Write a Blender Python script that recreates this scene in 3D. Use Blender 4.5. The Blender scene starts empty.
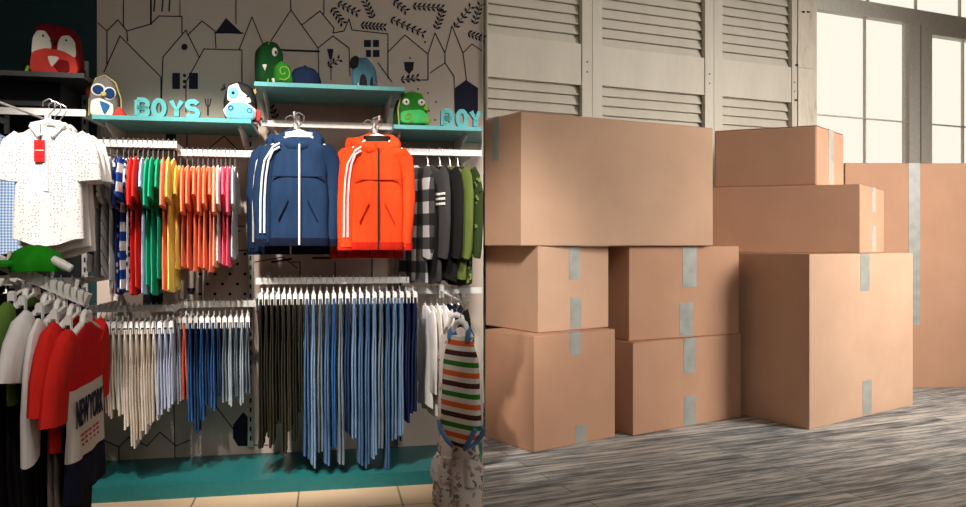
import bpy, bmesh, math, random
from mathutils import Vector, Matrix, noise
random.seed(7)
PI = math.pi
SC = bpy.context.scene
COL = SC.collection

# ------------------------------------------------------------------ camera, world, light, exposure
F, CX, VH, EYE = 800.0, 483.0, 246.0, 1.05
cam_d = bpy.data.cameras.new('camera'); cam = bpy.data.objects.new('camera', cam_d); COL.objects.link(cam)
cam.location = (0, 0, EYE); cam.rotation_euler = (PI / 2, 0, 0)
cam_d.sensor_width = 36.0; cam_d.lens = 36.0 * F / 966.0; cam_d.shift_y = -7.5 / 966.0
cam_d.clip_start = 0.02
SC.camera = cam

world = bpy.data.worlds.new('overcast_sky'); SC.world = world; world.use_nodes = True
wb = world.node_tree.nodes['Background']
wb.inputs[0].default_value = (1.0, 0.925, 0.80, 1); wb.inputs[1].default_value = 1.15

def aim(o, target):
    o.rotation_euler = (Vector(target) - o.location).to_track_quat('-Z', 'Y').to_euler()

def light(name, kind, loc, target, energy, color, **kw):
    d = bpy.data.lights.new(name, kind); o = bpy.data.objects.new(name, d); COL.objects.link(o)
    o.location = loc; d.energy = energy; d.color = color
    for k, v in kw.items(): setattr(d, k, v)
    aim(o, target); return o

WARM = (1.0, 0.90, 0.80)
# the shop's track spots above the racks; last added to brighten the front rack
for i, (lx, ly, tx, ty, tz, e, a) in enumerate([
        (-2.15, 1.35, -2.0, 3.45, 1.00, 115, 35), (-1.35, 1.55, -1.30, 3.45, 0.97, 390, 37),
        (-0.80, 1.6, -0.80, 3.6, 0.94, 340, 36), (-0.62, 1.75, -0.40, 3.5, 0.84, 120, 29), (-0.75, 0.25, -1.2, 2.25, 0.72, 120, 30)]):
    light('track_spot_light', 'SPOT', (lx, ly, 2.95), (tx, ty, tz), e, WARM, spot_size=math.radians(a), spot_blend=0.45, shadow_soft_size=0.05)
light('front_fill_light', 'AREA', (1.2, -0.6, 3.1), (1.2, 4.5, 0.9), 27, (1.0, 0.95, 0.88), size=1.8)  # added frontal fill for both rooms, no fixture of the place
light('shop_fill_light', 'AREA', (-1.5, 1.2, 3.2), (-1.5, 2.2, 0), 3, WARM, size=1.8)  # added weak ambient fill for the shop
# added spot for the boxes' left faces, added area fill from the right
light('side_fill_spot', 'SPOT', (0.16, 1.15, 2.75), (0.03, 4.22, 0.92), 560, (1.0, 0.94, 0.87), spot_size=math.radians(22), spot_blend=0.8, shadow_soft_size=0.25)
light('right_fill_light', 'AREA', (5.2, 3.0, 2.3), (2.1, 5.5, 1.0), 57, (1.0, 0.95, 0.88), shape='RECTANGLE', size=1.5, size_y=1.6, spread=math.radians(76))
SC.view_settings.view_transform = 'Standard'; SC.view_settings.look = 'None'
SC.view_settings.gamma = 1.0; SC.view_settings.exposure = 0.0
SC.view_settings.use_curve_mapping = False

# ------------------------------------------------------------------ materials
def lin(c):
    return tuple(((x / 255) / 12.92 if x / 255 <= 0.04045 else ((x / 255 + 0.055) / 1.055) ** 2.4) for x in c) + (1.0,)

class NT:
    def __init__(s, name, rough=0.8, spec=0.3):
        s.m = bpy.data.materials.new(name); s.m.use_nodes = True
        s.t = s.m.node_tree; s.n = s.t.nodes; s.b = s.n['Principled BSDF']
        s.b.inputs['Roughness'].default_value = rough
        s.b.inputs['Specular IOR Level'].default_value = spec
        s._co = None
    def add(s, kind, **kw):
        n = s.n.new(kind)
        for k, v in kw.items(): setattr(n, k, v)
        return n
    def link(s, a, b): s.t.links.new(a, b)
    def coord(s, scale=(1, 1, 1)):
        if s._co is None: s._co = s.add('ShaderNodeTexCoord')
        mp = s.add('ShaderNodeMapping'); mp.inputs['Scale'].default_value = scale
        s.link(s._co.outputs['Object'], mp.inputs['Vector']); return mp.outputs[0]
    def xyz(s):
        sp = s.add('ShaderNodeSeparateXYZ'); s.link(s.coord(), sp.inputs[0]); return sp.outputs
    def math(s, op, a, b=None, c=None):
        n = s.add('ShaderNodeMath', operation=op)
        for i, x in enumerate((a, b, c)):
            if x is None: continue
            if isinstance(x, (int, float)): n.inputs[i].default_value = x
            else: s.link(x, n.inputs[i])
        return n.outputs[0]
    def noise(s, scale, vec=None, detail=3, rough=0.5):
        n = s.add('ShaderNodeTexNoise'); n.inputs['Scale'].default_value = scale
        n.inputs['Detail'].default_value = detail; n.inputs['Roughness'].default_value = rough
        s.link(vec if vec is not None else s.coord(), n.inputs['Vector']); return n.outputs['Fac']
    def ramp(s, fac, stops):
        r = s.add('ShaderNodeValToRGB'); e = r.color_ramp.elements
        while len(e) < len(stops): e.new(0.5)
        for el, (p, c) in zip(e, stops): el.position = p; el.color = c
        s.link(fac, r.inputs[0]); return r.outputs[0]
    def mix(s, fac, a, b):
        n = s.add('ShaderNodeMix', data_type='RGBA')
        for i, x in ((0, fac), (6, a), (7, b)):
            if isinstance(x, (int, float)): n.inputs[i].default_value = x
            elif isinstance(x, tuple): n.inputs[i].default_value = x
            else: s.link(x, n.inputs[i])
        return n.outputs[2]
    def color(s, c):
        if isinstance(c, tuple): s.b.inputs['Base Color'].default_value = c
        else: s.link(c, s.b.inputs['Base Color'])
    def bump(s, h, strength=0.3, dist=0.01):
        n = s.add('ShaderNodeBump'); n.inputs['Strength'].default_value = strength; n.inputs['Distance'].default_value = dist
        s.link(h, n.inputs['Height']); s.link(n.outputs[0], s.b.inputs['Normal'])

MATS = {}
def plain(name, c, rough=0.6, spec=0.3, metal=0.0, var=0.06, nscale=40):
    if name in MATS: return MATS[name]
    k = NT(name, rough, spec); k.b.inputs['Metallic'].default_value = metal
    l = lin(c); lo = tuple(x * (1 - var) for x in l[:3]) + (1,); hi = tuple(min(1, x * (1 + var)) for x in l[:3]) + (1,)
    k.color(k.ramp(k.noise(nscale), [(0.3, lo), (0.7, hi)]))
    MATS[name] = k.m; return k.m

def cloth(name, c, var=0.16, rough=0.92):
    if name in MATS: return MATS[name]
    k = NT(name, rough, 0.12); l = lin(c)
    lo = tuple(x * (1 - var) for x in l[:3]) + (1,); hi = tuple(min(1, x * (1 + var * 0.5)) for x in l[:3]) + (1,)
    f = k.noise(9, k.coord((3, 3, 0.8)), 4)
    k.color(k.ramp(f, [(0.32, lo), (0.68, hi)]))
    k.bump(k.noise(28, k.coord((1, 1, 0.35)), 3), 0.35, 0.01)
    MATS[name] = k.m; return k.m

def denim(name, dark, light_):
    if name in MATS: return MATS[name]
    k = NT(name, 0.9, 0.1)
    f = k.noise(7, k.coord((2, 2, 0.5)), 5, 0.65)
    base = k.ramp(f, [(0.30, lin(dark)), (0.72, lin(light_))])
    g = k.noise(300, k.coord((1, 1, 0.25)), 2)
    k.color(k.mix(k.math('MULTIPLY', g, 0.25), base, lin(light_)))
    k.bump(k.noise(24, k.coord((1, 1, 0.4)), 3), 0.4, 0.01)
    MATS[name] = k.m; return k.m

def bands(name, cols, pitch, axis=2, tilt=0.0):
    """horizontal stripes: cols list of (fraction of the pitch, rgb)"""
    if name in MATS: return MATS[name]
    k = NT(name, 0.92, 0.12); o = k.xyz()
    h = o[axis]
    if tilt: h = k.math('ADD', h, k.math('MULTIPLY', o[1], tilt))
    fr = k.math('FRACT', k.math('DIVIDE', k.math('ADD', h, 10.0), pitch))
    r = k.add('ShaderNodeValToRGB'); r.color_ramp.interpolation = 'CONSTANT'; e = r.color_ramp.elements
    while len(e) < len(cols): e.new(0.5)
    p = 0
    for el, (w, c) in zip(e, cols): el.position = p; el.color = lin(c); p += w
    k.link(fr, r.inputs[0]); k.color(r.outputs[0])
    k.bump(k.noise(28, k.coord((1, 1, 0.35)), 3), 0.3, 0.01)
    MATS[name] = k.m; return k.m

def dotted(name, base, dot, scale, size, rough=0.92):
    if name in MATS: return MATS[name]
    k = NT(name, rough, 0.12)
    v = k.add('ShaderNodeTexVoronoi'); v.inputs['Scale'].default_value = scale; v.inputs['Randomness'].default_value = 0.55
    k.link(k.coord(), v.inputs['Vector'])
    k.color(k.mix(k.math('LESS_THAN', v.outputs['Distance'], size), lin(base), lin(dot)))
    k.bump(k.noise(28, k.coord((1, 1, 0.35)), 3), 0.3, 0.01)
    MATS[name] = k.m; return k.m

def checks(name, c0, c1, c2, pitch, a=1, b=2):
    if name in MATS: return MATS[name]
    k = NT(name, 0.92, 0.12); o = k.xyz()
    def sq(ch): return k.math('GREATER_THAN', k.math('FRACT', k.math('DIVIDE', k.math('ADD', ch, 10.0), pitch)), 0.5)
    s = k.math('MULTIPLY', k.math('ADD', sq(o[a]), sq(o[b])), 0.5)
    k.color(k.ramp(s, [(0.0, lin(c0)), (0.5, lin(c1)), (1.0, lin(c2))]))
    MATS[name] = k.m; return k.m

def floral(name, base, c1, c2, scale=38):
    if name in MATS: return MATS[name]
    k = NT(name, 0.92, 0.12)
    n1 = k.noise(scale, None, 2); n2 = k.noise(scale * 0.8, k.coord((1.1, 1.3, 1.2)), 2)
    a = k.mix(k.math('GREATER_THAN', n1, 0.60), lin(base), lin(c1))
    k.color(k.mix(k.math('GREATER_THAN', n2, 0.62), a, lin(c2)))
    MATS[name] = k.m; return k.m

def cardboard(name, c):
    k = NT(name, 0.85, 0.15); l = lin(c)
    f = k.noise(3.5, None, 4); fine = k.noise(90, k.coord((1, 1, 0.06)), 2)
    a = k.ramp(f, [(0.3, tuple(x * 0.93 for x in l[:3]) + (1,)), (0.7, tuple(x * 1.05 for x in l[:3]) + (1,))])
    k.color(k.mix(k.math('MULTIPLY', fine, 0.16), a, tuple(x * 0.75 for x in l[:3]) + (1,)))
    o = k.xyz()
    k.bump(k.math('SINE', k.math('MULTIPLY', k.math('ADD', o[0], o[1]), 700)), 0.05, 0.002)
    return k.m

WHITE = plain('white_painted_metal', (226, 224, 220), 0.4, 0.4)
HANGW = plain('white_plastic', (238, 236, 233), 0.35, 0.4)
WIRE = plain('bright_steel_wire', (190, 190, 190), 0.3, 0.5, 0.8)
STEEL = plain('grey_slotted_steel', (176, 174, 172), 0.4, 0.4, 0.3)
TEAL = plain('teal_lacquer', (28, 100, 102), 0.35, 0.4)
SHELF = plain('teal_shelf_board', (86, 162, 164), 0.35, 0.4)
LETTER = plain('aqua_foam', (84, 168, 170), 0.6)
BLACKP = plain('black_panel', (22, 23, 28), 0.35, 0.5)
DTEAL = plain('dark_teal_wall_paint', (20, 52, 54), 0.7)
INK = plain('navy_ink', (44, 42, 58), 0.8, 0.1)
BLACK = plain('black', (16, 15, 17), 0.7)
EYEW = plain('white_felt', (206, 202, 192), 0.9)
TAPE = None

# ------------------------------------------------------------------ mesh helpers
class MB:
    def __init__(s): s.v = []; s.f = []; s.mi = []; s.cur = 0
    def addv(s, pts): i = len(s.v); s.v += [Vector(p) for p in pts]; return i
    def face(s, idx): s.f.append(idx); s.mi.append(s.cur)
    def box(s, x0, x1, y0, y1, z0, z1, M=None):
        c = [Vector((x, y, z)) for z in (z0, z1) for (x, y) in ((x0, y0), (x1, y0), (x1, y1), (x0, y1))]
        if M is not None: c = [M @ p for p in c]
        i = s.addv(c)
        for q in ((3, 2, 1, 0), (4, 5, 6, 7), (0, 1, 5, 4), (1, 2, 6, 5), (2, 3, 7, 6), (3, 0, 4, 7)): s.face([i + k for k in q])
    def loft(s, rings, cap=True):
        n = len(rings[0]); b = [s.addv(r) for r in rings]
        for a, c in zip(b, b[1:]):
            for k in range(n): s.face([a + k, a + (k + 1) % n, c + (k + 1) % n, c + k])
        if cap: s.face([b[0] + k for k in reversed(range(n))]); s.face([b[-1] + k for k in range(n)])
    def tube(s, path, r, n=8):
        path = [Vector(p) for p in path]; rs = r if isinstance(r, (list, tuple)) else [r] * len(path); rings = []
        up = None
        for i, p in enumerate(path):
            t = (path[min(i + 1, len(path) - 1)] - path[max(i - 1, 0)]).normalized()
            if up is None: up = Vector((0, 0, 1)) if abs(t.z) < 0.9 else Vector((1, 0, 0))
            a = t.cross(up)
            if a.length < 1e-4: a = t.cross(Vector((0, 1, 0)))
            a.normalize(); b = a.cross(t).normalized(); up = b
            rings.append([p + a * rs[i] * math.cos(2 * PI * k / n) + b * rs[i] * math.sin(2 * PI * k / n) for k in range(n)])
        s.loft(rings)
    def prism(s, poly, y0, y1):
        """polygon in the x,z plane extruded along y"""
        n = len(poly); i = s.addv([(x, y0, z) for x, z in poly]); j = s.addv([(x, y1, z) for x, z in poly])
        s.face([i + k for k in range(n)]); s.face([j + k for k in reversed(range(n))])
        for k in range(n): s.face([i + (k + 1) % n, i + k, j + k, j + (k + 1) % n])
    def dome(s, outline, y0, front, back=0.0, pw=5.0, steps=(1, 0.97, 0.9, 0.75, 0.5, 0.25)):
        """a padded shape: outline in x,z bulging towards -y by front and towards +y by back"""
        cx = sum(p[0] for p in outline) / len(outline); cz = sum(p[1] for p in outline) / len(outline); n = len(outline)
        def rings(sg, d):
            return [[(cx + (x - cx) * t, y0 + sg * d * (1 - t ** pw) ** (1 / pw), cz + (z - cz) * t) for x, z in outline] for t in steps]
        fr = rings(-1, front); bk = rings(1, back) if back else [fr[0]]
        seq = list(reversed(bk)) + fr[1:] if back else fr
        b = [s.addv(r) for r in seq]
        for a, c in zip(b, b[1:]):
            for k in range(n): s.face([a + k, a + (k + 1) % n, c + (k + 1) % n, c + k])
        s.face([b[0] + k for k in reversed(range(n))]); s.face([b[-1] + k for k in range(n)])
    def ball(s, c, rx, ry, rz, n=14, m=8):
        c = Vector(c)
        s.loft([[c + Vector((rx * math.sin(PI * (j + .02) / (m + .04)) * math.cos(2 * PI * k / n), ry * math.sin(PI * (j + .02) / (m + .04)) * math.sin(2 * PI * k / n), -rz * math.cos(PI * j / m))) for k in range(n)] for j in range(m + 1)])
    def build(s, name, mats, parent=None, smooth=False, wrinkle=None, loc=None, rot=None):
        me = bpy.data.meshes.new(name)
        v = s.v
        if wrinkle:
            amp, sc, seed = wrinkle
            v = [p + noise.noise_vector(Vector((p.x * sc, p.y * sc, p.z * sc * 0.55)) + Vector((seed, seed * 2, 0))) * amp for p in v]
        me.from_pydata([tuple(p) for p in v], [], s.f)
        for m in (mats if isinstance(mats, (list, tuple)) else [mats]): me.materials.append(m)
        me.polygons.foreach_set('material_index', s.mi)
        bm = bmesh.new(); bm.from_mesh(me); bmesh.ops.recalc_face_normals(bm, faces=bm.faces); bm.to_mesh(me); bm.free()
        if smooth:
            me.polygons.foreach_set('use_smooth', [True] * len(me.polygons))
            try: me.set_sharp_from_angle(angle=math.radians(48))
            except Exception: pass
        o = bpy.data.objects.new(name, me); COL.objects.link(o)
        if parent is not None: o.parent = parent
        if loc is not None: o.location = loc
        if rot is not None: o.rotation_euler = rot
        return o

def ring(c, a, b, n=20, e=2.0, ux=(1, 0, 0), uy=(0, 1, 0)):
    c = Vector(c); ux = Vector(ux); uy = Vector(uy); out = []
    for k in range(n):
        t = 2 * PI * k / n; x = math.cos(t); y = math.sin(t)
        out.append(c + ux * (a * math.copysign(abs(x) ** (2 / e), x)) + uy * (b * math.copysign(abs(y) ** (2 / e), y)))
    return out

def ell(cx, cz, rx, rz, n=20, e=2.0):
    out = []
    for k in range(n):
        t = 2 * PI * k / n; x = math.cos(t); y = math.sin(t)
        out.append((cx + rx * math.copysign(abs(x) ** (2 / e), x), cz + rz * math.copysign(abs(y) ** (2 / e), y)))
    return out

def tag(o, label, cat, group=None):
    o['label'] = label; o['category'] = cat
    if group: o['group'] = group
    return o
def thing(name, label, cat, loc=(0, 0, 0), rz=0.0, group=None):
    o = bpy.data.objects.new(name, None); COL.objects.link(o); o.empty_display_size = 0.05
    o.location = loc; o.rotation_euler = (0, 0, rz); return tag(o, label, cat, group)
def struct(o): o['kind'] = 'structure'; return o
def dup(o, loc, rz, label, group=None):
    r = o.copy(); COL.objects.link(r); r.location = loc; r.rotation_euler = (0, 0, rz); r['label'] = label
    if group: r['group'] = group
    for ch in list(o.children):
        c = ch.copy(); COL.objects.link(c); c.parent = r
        for g in list(ch.children):
            d = g.copy(); COL.objects.link(d); d.parent = c
    return r
def text_mesh(s, size, depth, mat, offset=0.0, name='lettering', parent=None):
    cu = bpy.data.curves.new('t', 'FONT'); cu.body = s; cu.size = size; cu.extrude = depth / 2; cu.offset = offset; cu.align_x = 'CENTER'
    t = bpy.data.objects.new('t', cu); COL.objects.link(t); bpy.context.view_layer.update()
    me = bpy.data.meshes.new_from_object(t.evaluated_get(bpy.context.evaluated_depsgraph_get()))
    bpy.data.objects.remove(t); bpy.data.curves.remove(cu)
    me.materials.clear(); me.materials.append(mat); me.name = name
    o = bpy.data.objects.new(name, me); COL.objects.link(o)
    if parent is not None: o.parent = parent
    return o
ONES = 'zeroth first second third fourth fifth sixth seventh eighth ninth tenth eleventh twelfth thirteenth fourteenth fifteenth sixteenth seventeenth eighteenth nineteenth'.split()
def ordw(n):
    if n < 20: return ONES[n]
    t = {2: 'twent', 3: 'thirt', 4: 'fort'}[n // 10]
    return t + 'ieth' if n % 10 == 0 else t + 'y-' + ONES[n % 10]

# ------------------------------------------------------------------ place frames
class Frame:
    """a wall through (0, y0) turned by ang: s runs along it, p out of it towards the viewer"""
    def __init__(s, y0, ang): s.y0 = y0; s.a = ang; s.c = math.cos(ang); s.s = math.sin(ang)
    def W(s, t, p, z): return Vector((t * s.c + p * s.s, s.y0 + t * s.s - p * s.c, z))
    def at(s, u, v, p):
        k = (u - CX) / F
        t = (k * (s.y0 - p * s.c) - p * s.s) / (s.c - k * s.s)
        y = s.W(t, p, 0).y
        return t, EYE - (v - VH) / F * y
    def P(s, u, v, p):
        t, z = s.at(u, v, p); return s.W(t, p, z)
    def M(s, loc=(0, 0, 0)): return Matrix.Translation(loc) @ Matrix.Rotation(s.a, 4, 'Z')
SHOP = Frame(4.03, math.radians(11)); ROOM = Frame(5.3, math.atan(0.43))
SA, RA = SHOP.a, ROOM.a
def at(u, v, Y): return Vector(((u - CX) / F * Y, Y, EYE - (v - VH) / F * Y))

# ================================================================== SETTING
k = NT('cream_floor_tiles', 0.35, 0.4); br = k.add('ShaderNodeTexBrick'); br.offset = 0.0
mp = k.add('ShaderNodeMapping'); mp.inputs['Rotation'].default_value = (0, 0, -SA); tc = k.add('ShaderNodeTexCoord')
mp.inputs['Location'].default_value = (0.12, -0.31, 0)
k.link(tc.outputs['Object'], mp.inputs[0]); k.link(mp.outputs[0], br.inputs['Vector'])
br.inputs['Scale'].default_value = 1.0; br.inputs['Brick Width'].default_value = 0.42; br.inputs['Row Height'].default_value = 0.42
br.inputs['Mortar Size'].default_value = 0.004
br.inputs['Color1'].default_value = lin((206, 178, 146)); br.inputs['Color2'].default_value = lin((198, 170, 138)); br.inputs['Mortar'].default_value = lin((110, 92, 76))
k.color(k.mix(k.math('MULTIPLY', k.noise(5), 0.3), br.outputs[0], lin((180, 152, 122)))); TILES = k.m

k = NT('weathered_grey_planks', 0.55, 0.3)
mp = k.add('ShaderNodeMapping'); mp.inputs['Rotation'].default_value = (0, 0, -RA); tc = k.add('ShaderNodeTexCoord'); k.link(tc.outputs['Object'], mp.inputs[0])
br = k.add('ShaderNodeTexBrick'); k.link(mp.outputs[0], br.inputs['Vector']); br.offset = 0.37
br.inputs['Scale'].default_value = 1.0; br.inputs['Brick Width'].default_value = 1.7; br.inputs['Row Height'].default_value = 0.11; br.inputs['Mortar Size'].default_value = 0.002
br.inputs['Color1'].default_value = (0.15, 0.15, 0.15, 1); br.inputs['Color2'].default_value = (0.85, 0.85, 0.85, 1); br.inputs['Mortar'].default_value = (0, 0, 0, 1)
def stretch(sx, sy, scale, det):
    m2 = k.add('ShaderNodeMapping'); m2.inputs['Scale'].default_value = (sx, sy, 1); k.link(mp.outputs[0], m2.inputs[0]); return k.noise(scale, m2.outputs[0], det, 0.65)
g1 = stretch(0.9, 9, 3.2, 6); g2 = stretch(1.6, 40, 3, 4); g3 = stretch(0.7, 5, 2.1, 3)
fac = k.math('ADD', k.math('ADD', k.math('MULTIPLY', g1, 0.55), k.math('MULTIPLY', g2, 0.35)), k.math('MULTIPLY', br.outputs[0], 0.10))
base = k.ramp(fac, [(0.39, lin((66, 74, 80))), (0.48, lin((140, 148, 152))), (0.57, lin((214, 213, 208)))])
warm = k.ramp(g3, [(0.52, (0, 0, 0, 1)), (0.66, (1, 1, 1, 1))])
base = k.mix(k.math('MULTIPLY', warm, 0.20), base, lin((176, 156, 138)))
k.color(k.mix(br.outputs['Fac'], base, lin((48, 46, 45)))); k.bump(fac, 0.25, 0.01); PLANKS = k.m

m = MB(); m.box(-3.6, 0, -1.3, 5.0, -0.1, 0); struct(m.build('floor_shop', TILES))
m = MB(); m.box(0, 6.6, -1.3, 8.6, -0.1, 0); struct(m.build('floor_room', PLANKS))

k = NT('mural_wall_paint', 0.85, 0.2); k.color(k.ramp(k.noise(2.5), [(0.3, lin((204, 186, 173))), (0.7, lin((212, 195, 182)))])); WALLP = k.m
k = NT('white_room_plaster', 0.9, 0.1); k.color(k.ramp(k.noise(6), [(0.3, lin((196, 189, 176))), (0.7, lin((212, 205, 192)))])); PLASTER = k.m
GREYC = plain('shop_ceiling_paint', (120, 112, 104), 0.9)

# shop back wall: pale mural wall and the dark bay on its left
sb = SHOP.at(97, 40, 0)[0]
wall = bpy.data.objects.new('wall_shop_back', None)
m = MB(); m.box(sb, -0.004, 0, 0.06, 0, 3.25); wall = struct(m.build('wall_shop_back', WALLP, rot=(0, 0, SA), loc=SHOP.W(0, 0, 0)))
m = MB(); m.box(-3.3, sb, 0, 0.06, 0, 3.25); struct(m.build('wall_shop_dark_bay', DTEAL, rot=(0, 0, SA), loc=SHOP.W(0, 0, 0)))
m = MB(); m.box(-0.004, 0.001, 4.02, 5.45, 0, 3.25); struct(m.build('wall_partition', PLASTER))
m = MB(); m.box(-3.6, -3.5, -1.3, 5.0, 0, 3.25); struct(m.build('wall_shop_left', GREYC))
m = MB(); m.box(-3.6, 6.6, -1.4, -1.3, 0, 3.25); struct(m.build('wall_front', GREYC))
m = MB(); m.box(6.5, 6.6, -1.3, 8.6, 0, 3.9); struct(m.build('wall_room_right', PLASTER))
m = MB(); m.box(-3.6, 0, -1.4, 5.0, 3.25, 3.35); struct(m.build('ceiling_shop', GREYC))
m = MB(); m.box(0, 6.6, -1.4, 8.6, 3.9, 4.0); m.box(-0.05, 0, -1.4, 5.5, 3.25, 4.0); struct(m.build('ceiling_room', PLASTER))

# mural drawing
mm = MB()
def wp2(u, v):
    t, z = SHOP.at(u, v, 0.0); return Vector((t, z))
def stroke(pts, w=1.3):
    q = [wp2(*p) for p in pts]
    for a, b in zip(q, q[1:]):
        d = (b - a); L = d.length
        if L < 1e-5: continue
        d /= L; nrm = Vector((-d.y, d.x)) * (w * 0.0036 / 2); a2 = a - d * w * 0.0015; b2 = b + d * w * 0.0015
        mm.prism([tuple(a2 + nrm), tuple(b2 + nrm), tuple(b2 - nrm), tuple(a2 - nrm)], -0.0015, 0.0005)
def fill(pts): mm.prism([tuple(wp2(*p)) for p in pts], -0.0015, 0.0005)
def dot(u, v, r): fill([(u + r * math.cos(2 * PI * k / 12), v + r * math.sin(2 * PI * k / 12)) for k in range(12)])
for pl in [[(98, 23), (107, 31), (118, 20), (127, 31), (151, 24), (159, 16), (182, 16.5), (182, 33)], [(107, 31), (107, 66)],
           [(123.5, -12), (123.5, 26), (127, 31), (127.5, 41)], [(104, 72), (120, 36), (161, 77), (161, 118)], [(163, 57), (186, 30), (199, 57)],
           [(163, 57), (161, 112)], [(188, 35), (202, 21), (215, 31), (216, 48)], [(186, 82), (204, 49), (242, 50), (242, 90)], [(186, 82), (186, 112)],
           [(216, 33), (243, 33)], [(236, -12), (236, 24)], [(239, 50), (252, 17), (263, 44)], [(271, 41), (291, 10), (318, 48)], [(291, 10), (290, -12)],
           [(302, 25), (320, 11), (334, 28), (333, 33), (344, 31), (349, 19), (352, 30), (388, 34), (388, 78)], [(324, -12), (324, 14)],
           [(318, 48), (333, 36), (349, 48), (350, 76)], [(318, 48), (319, 80)], [(331, 58), (331, 80)], [(388, 52), (405, 35), (428, 54), (428, 80), (410, 80)],
           [(378, 63), (392, 82)], [(409, 70), (409, 80)], [(428, 54), (435, 33), (445, 53), (452, 26), (463, 53), (467, 84)], [(445, 53), (445, 63), (430, 73)],
           [(445, 63), (454, 76), (455, 112)], [(463, 53), (472, 44), (482, 51)], [(205, 152), (224, 136), (242, 154)], [(148, 150), (176, 151)], [(120, 148), (130, 158), (143, 150)],
           [(187, 126), (187, 148)], [(244, 120), (244, 150)], [(104, 440), (119, 447), (129, 437), (147, 446), (160, 432), (176, 446), (190, 440)], [(119, 447), (119, 466)], [(174, 405), (175, 462)],
           [(215, 405), (234, 430)], [(240, 445), (268, 445)], [(255, 262), (283, 257), (297, 268)], [(292, 262), (300, 262), (300, 280)], [(335, 262), (335, 280)], [(372, 258), (372, 280)],
           [(165, 262), (182, 262)], [(305, 168), (322, 150), (338, 170)], [(205, 228), (245, 226)], [(204, 236), (240, 231)], [(204, 248), (250, 251)], [(202, 250), (202, 300)],
           [(100, 385), (100, 430)], [(395, 258), (440, 262)]]: stroke(pl)
stroke([(151, -12), (151, 24)], 2.2); stroke([(280, 50), (319, 51.5)], 2.6); stroke([(272, 262), (291, 259)], 2.6); stroke([(313, 258), (331, 258)], 2.6)
for u0 in (155, 163, 170): stroke([(u0, -2), (u0 - 1, 11)], 1.8)
stroke([(180, -12), (180, 16)], 1)
fill([(215, 33), (226, 18), (243, 34)]); dot(184.5, 47, 3.2)
fill([(172.5, 73), (180, 73), (180, 89), (172.5, 89)]); fill([(189, 73), (198, 73), (198, 89), (189, 89)])
for v in (75.5, 81.5, 87): dot(184.5, v, 1.7)
for a in ((364, 40, 371, 47), (373, 40, 379, 47), (366, 50, 371, 57), (373, 50, 379.5, 57)): fill([(a[0], a[1]), (a[2], a[1]), (a[2], a[3]), (a[0], a[3])])
fill([(327, 49), (333.5, 49), (332, 59), (329.5, 59)]); fill([(404, 62), (414, 62), (413, 70), (409, 74), (405, 70)]); fill([(455, 88), (466, 80), (478, 88), (478, 114), (455, 114)])
fill([(233, 425), (243, 412), (251, 420), (251, 446), (238, 446), (233, 438)]); fill([(143, 285), (163, 285), (163, 306), (143, 306)]); fill([(187, 288), (195, 288), (191.5, 301)]); fill([(166, 131), (176, 131), (176, 141), (166, 141)])
for u0 in (205, 208, 211): stroke([(u0, 99), (u0 if u0 == 208 else (206.5 if u0 < 208 else 209.5), 106)], 1.2)
stroke([(208, 106), (208, 115)], 2.0)
for i in range(6):
    for j in range(4):
        dot(200 + j * 15 + (7.5 if i % 2 else 0), 254 + i * 10, 1.6)
for u, v in ((418, 89), (428, 93), (436, 102), (429, 111), (435, 120), (405, 120), (355, 8), (425, 42), (410, 58)): dot(u, v, 0.9)
def sprig(a, b, nl=5, L=7):
    a = Vector(a); b = Vector(b); d = (b - a).normalized(); pn = Vector((-d.y, d.x)); stroke([tuple(a), tuple(b)], 1.0)
    for i in range(nl + 1):
        c = a.lerp(b, i / nl)
        for sg in (-1, 1):
            e = c + d * L * 0.55 + pn * sg * L * 0.62; w = (e - c).normalized(); q = Vector((-w.y, w.x)) * L * 0.17
            fill([tuple(c), tuple(c.lerp(e, .5) + q), tuple(e), tuple(c.lerp(e, .5) - q)])
for a, b, nl in [((338, 3), (356, 12), 4), ((332, 8), (342, 22), 4), ((373, 18), (366, 3), 4), ((361, 25), (383, 27), 6), ((413, 6), (441, 8), 6), ((391, 19), (422, 33), 6),
                 ((436, 29), (442, 13), 4), ((455, 27), (470, 8), 4), ((468, 33), (482, 38), 4), ((394, 1), (405, 10), 3), ((474, 24), (480, 6), 4), ((276, 118), (270, 104), 3), ((262, 118), (254, 128), 3), ((328, 66), (338, 60), 2), ((401, 80), (416, 78), 3)]: sprig(a, b, nl)
mu = mm.build('mural_drawing', INK, wall); mu['label'] = 'navy ink drawing of houses and leaf sprigs'

# shop plinth
t0, _ = SHOP.at(40, 460, 0); 
def plan(m, t0, p0, p1, z0, z1, lim=-.006):
    e = lambda p: (lim - p * SHOP.s) / SHOP.c
    q = [(t0, -p1), (e(p1), -p1), (e(p0), -p0), (t0, -p0)]
    i = m.addv([(x, y, z0) for x, y in q]); j = m.addv([(x, y, z1) for x, y in q])
    m.face([i + 3, i + 2, i + 1, i]); m.face([j, j + 1, j + 2, j + 3])
    for k in range(4): m.face([i + k, i + (k + 1) % 4, j + (k + 1) % 4, j + k])
m = MB(); plan(m, t0, .002, .45, 0, .06)
bev = tag(m.build('display_plinth', TEAL, loc=SHOP.W(0, 0, 0), rot=(0, 0, SA)), 'long low glossy teal plinth on the tiled floor below the mural wall', 'plinth')

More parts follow.
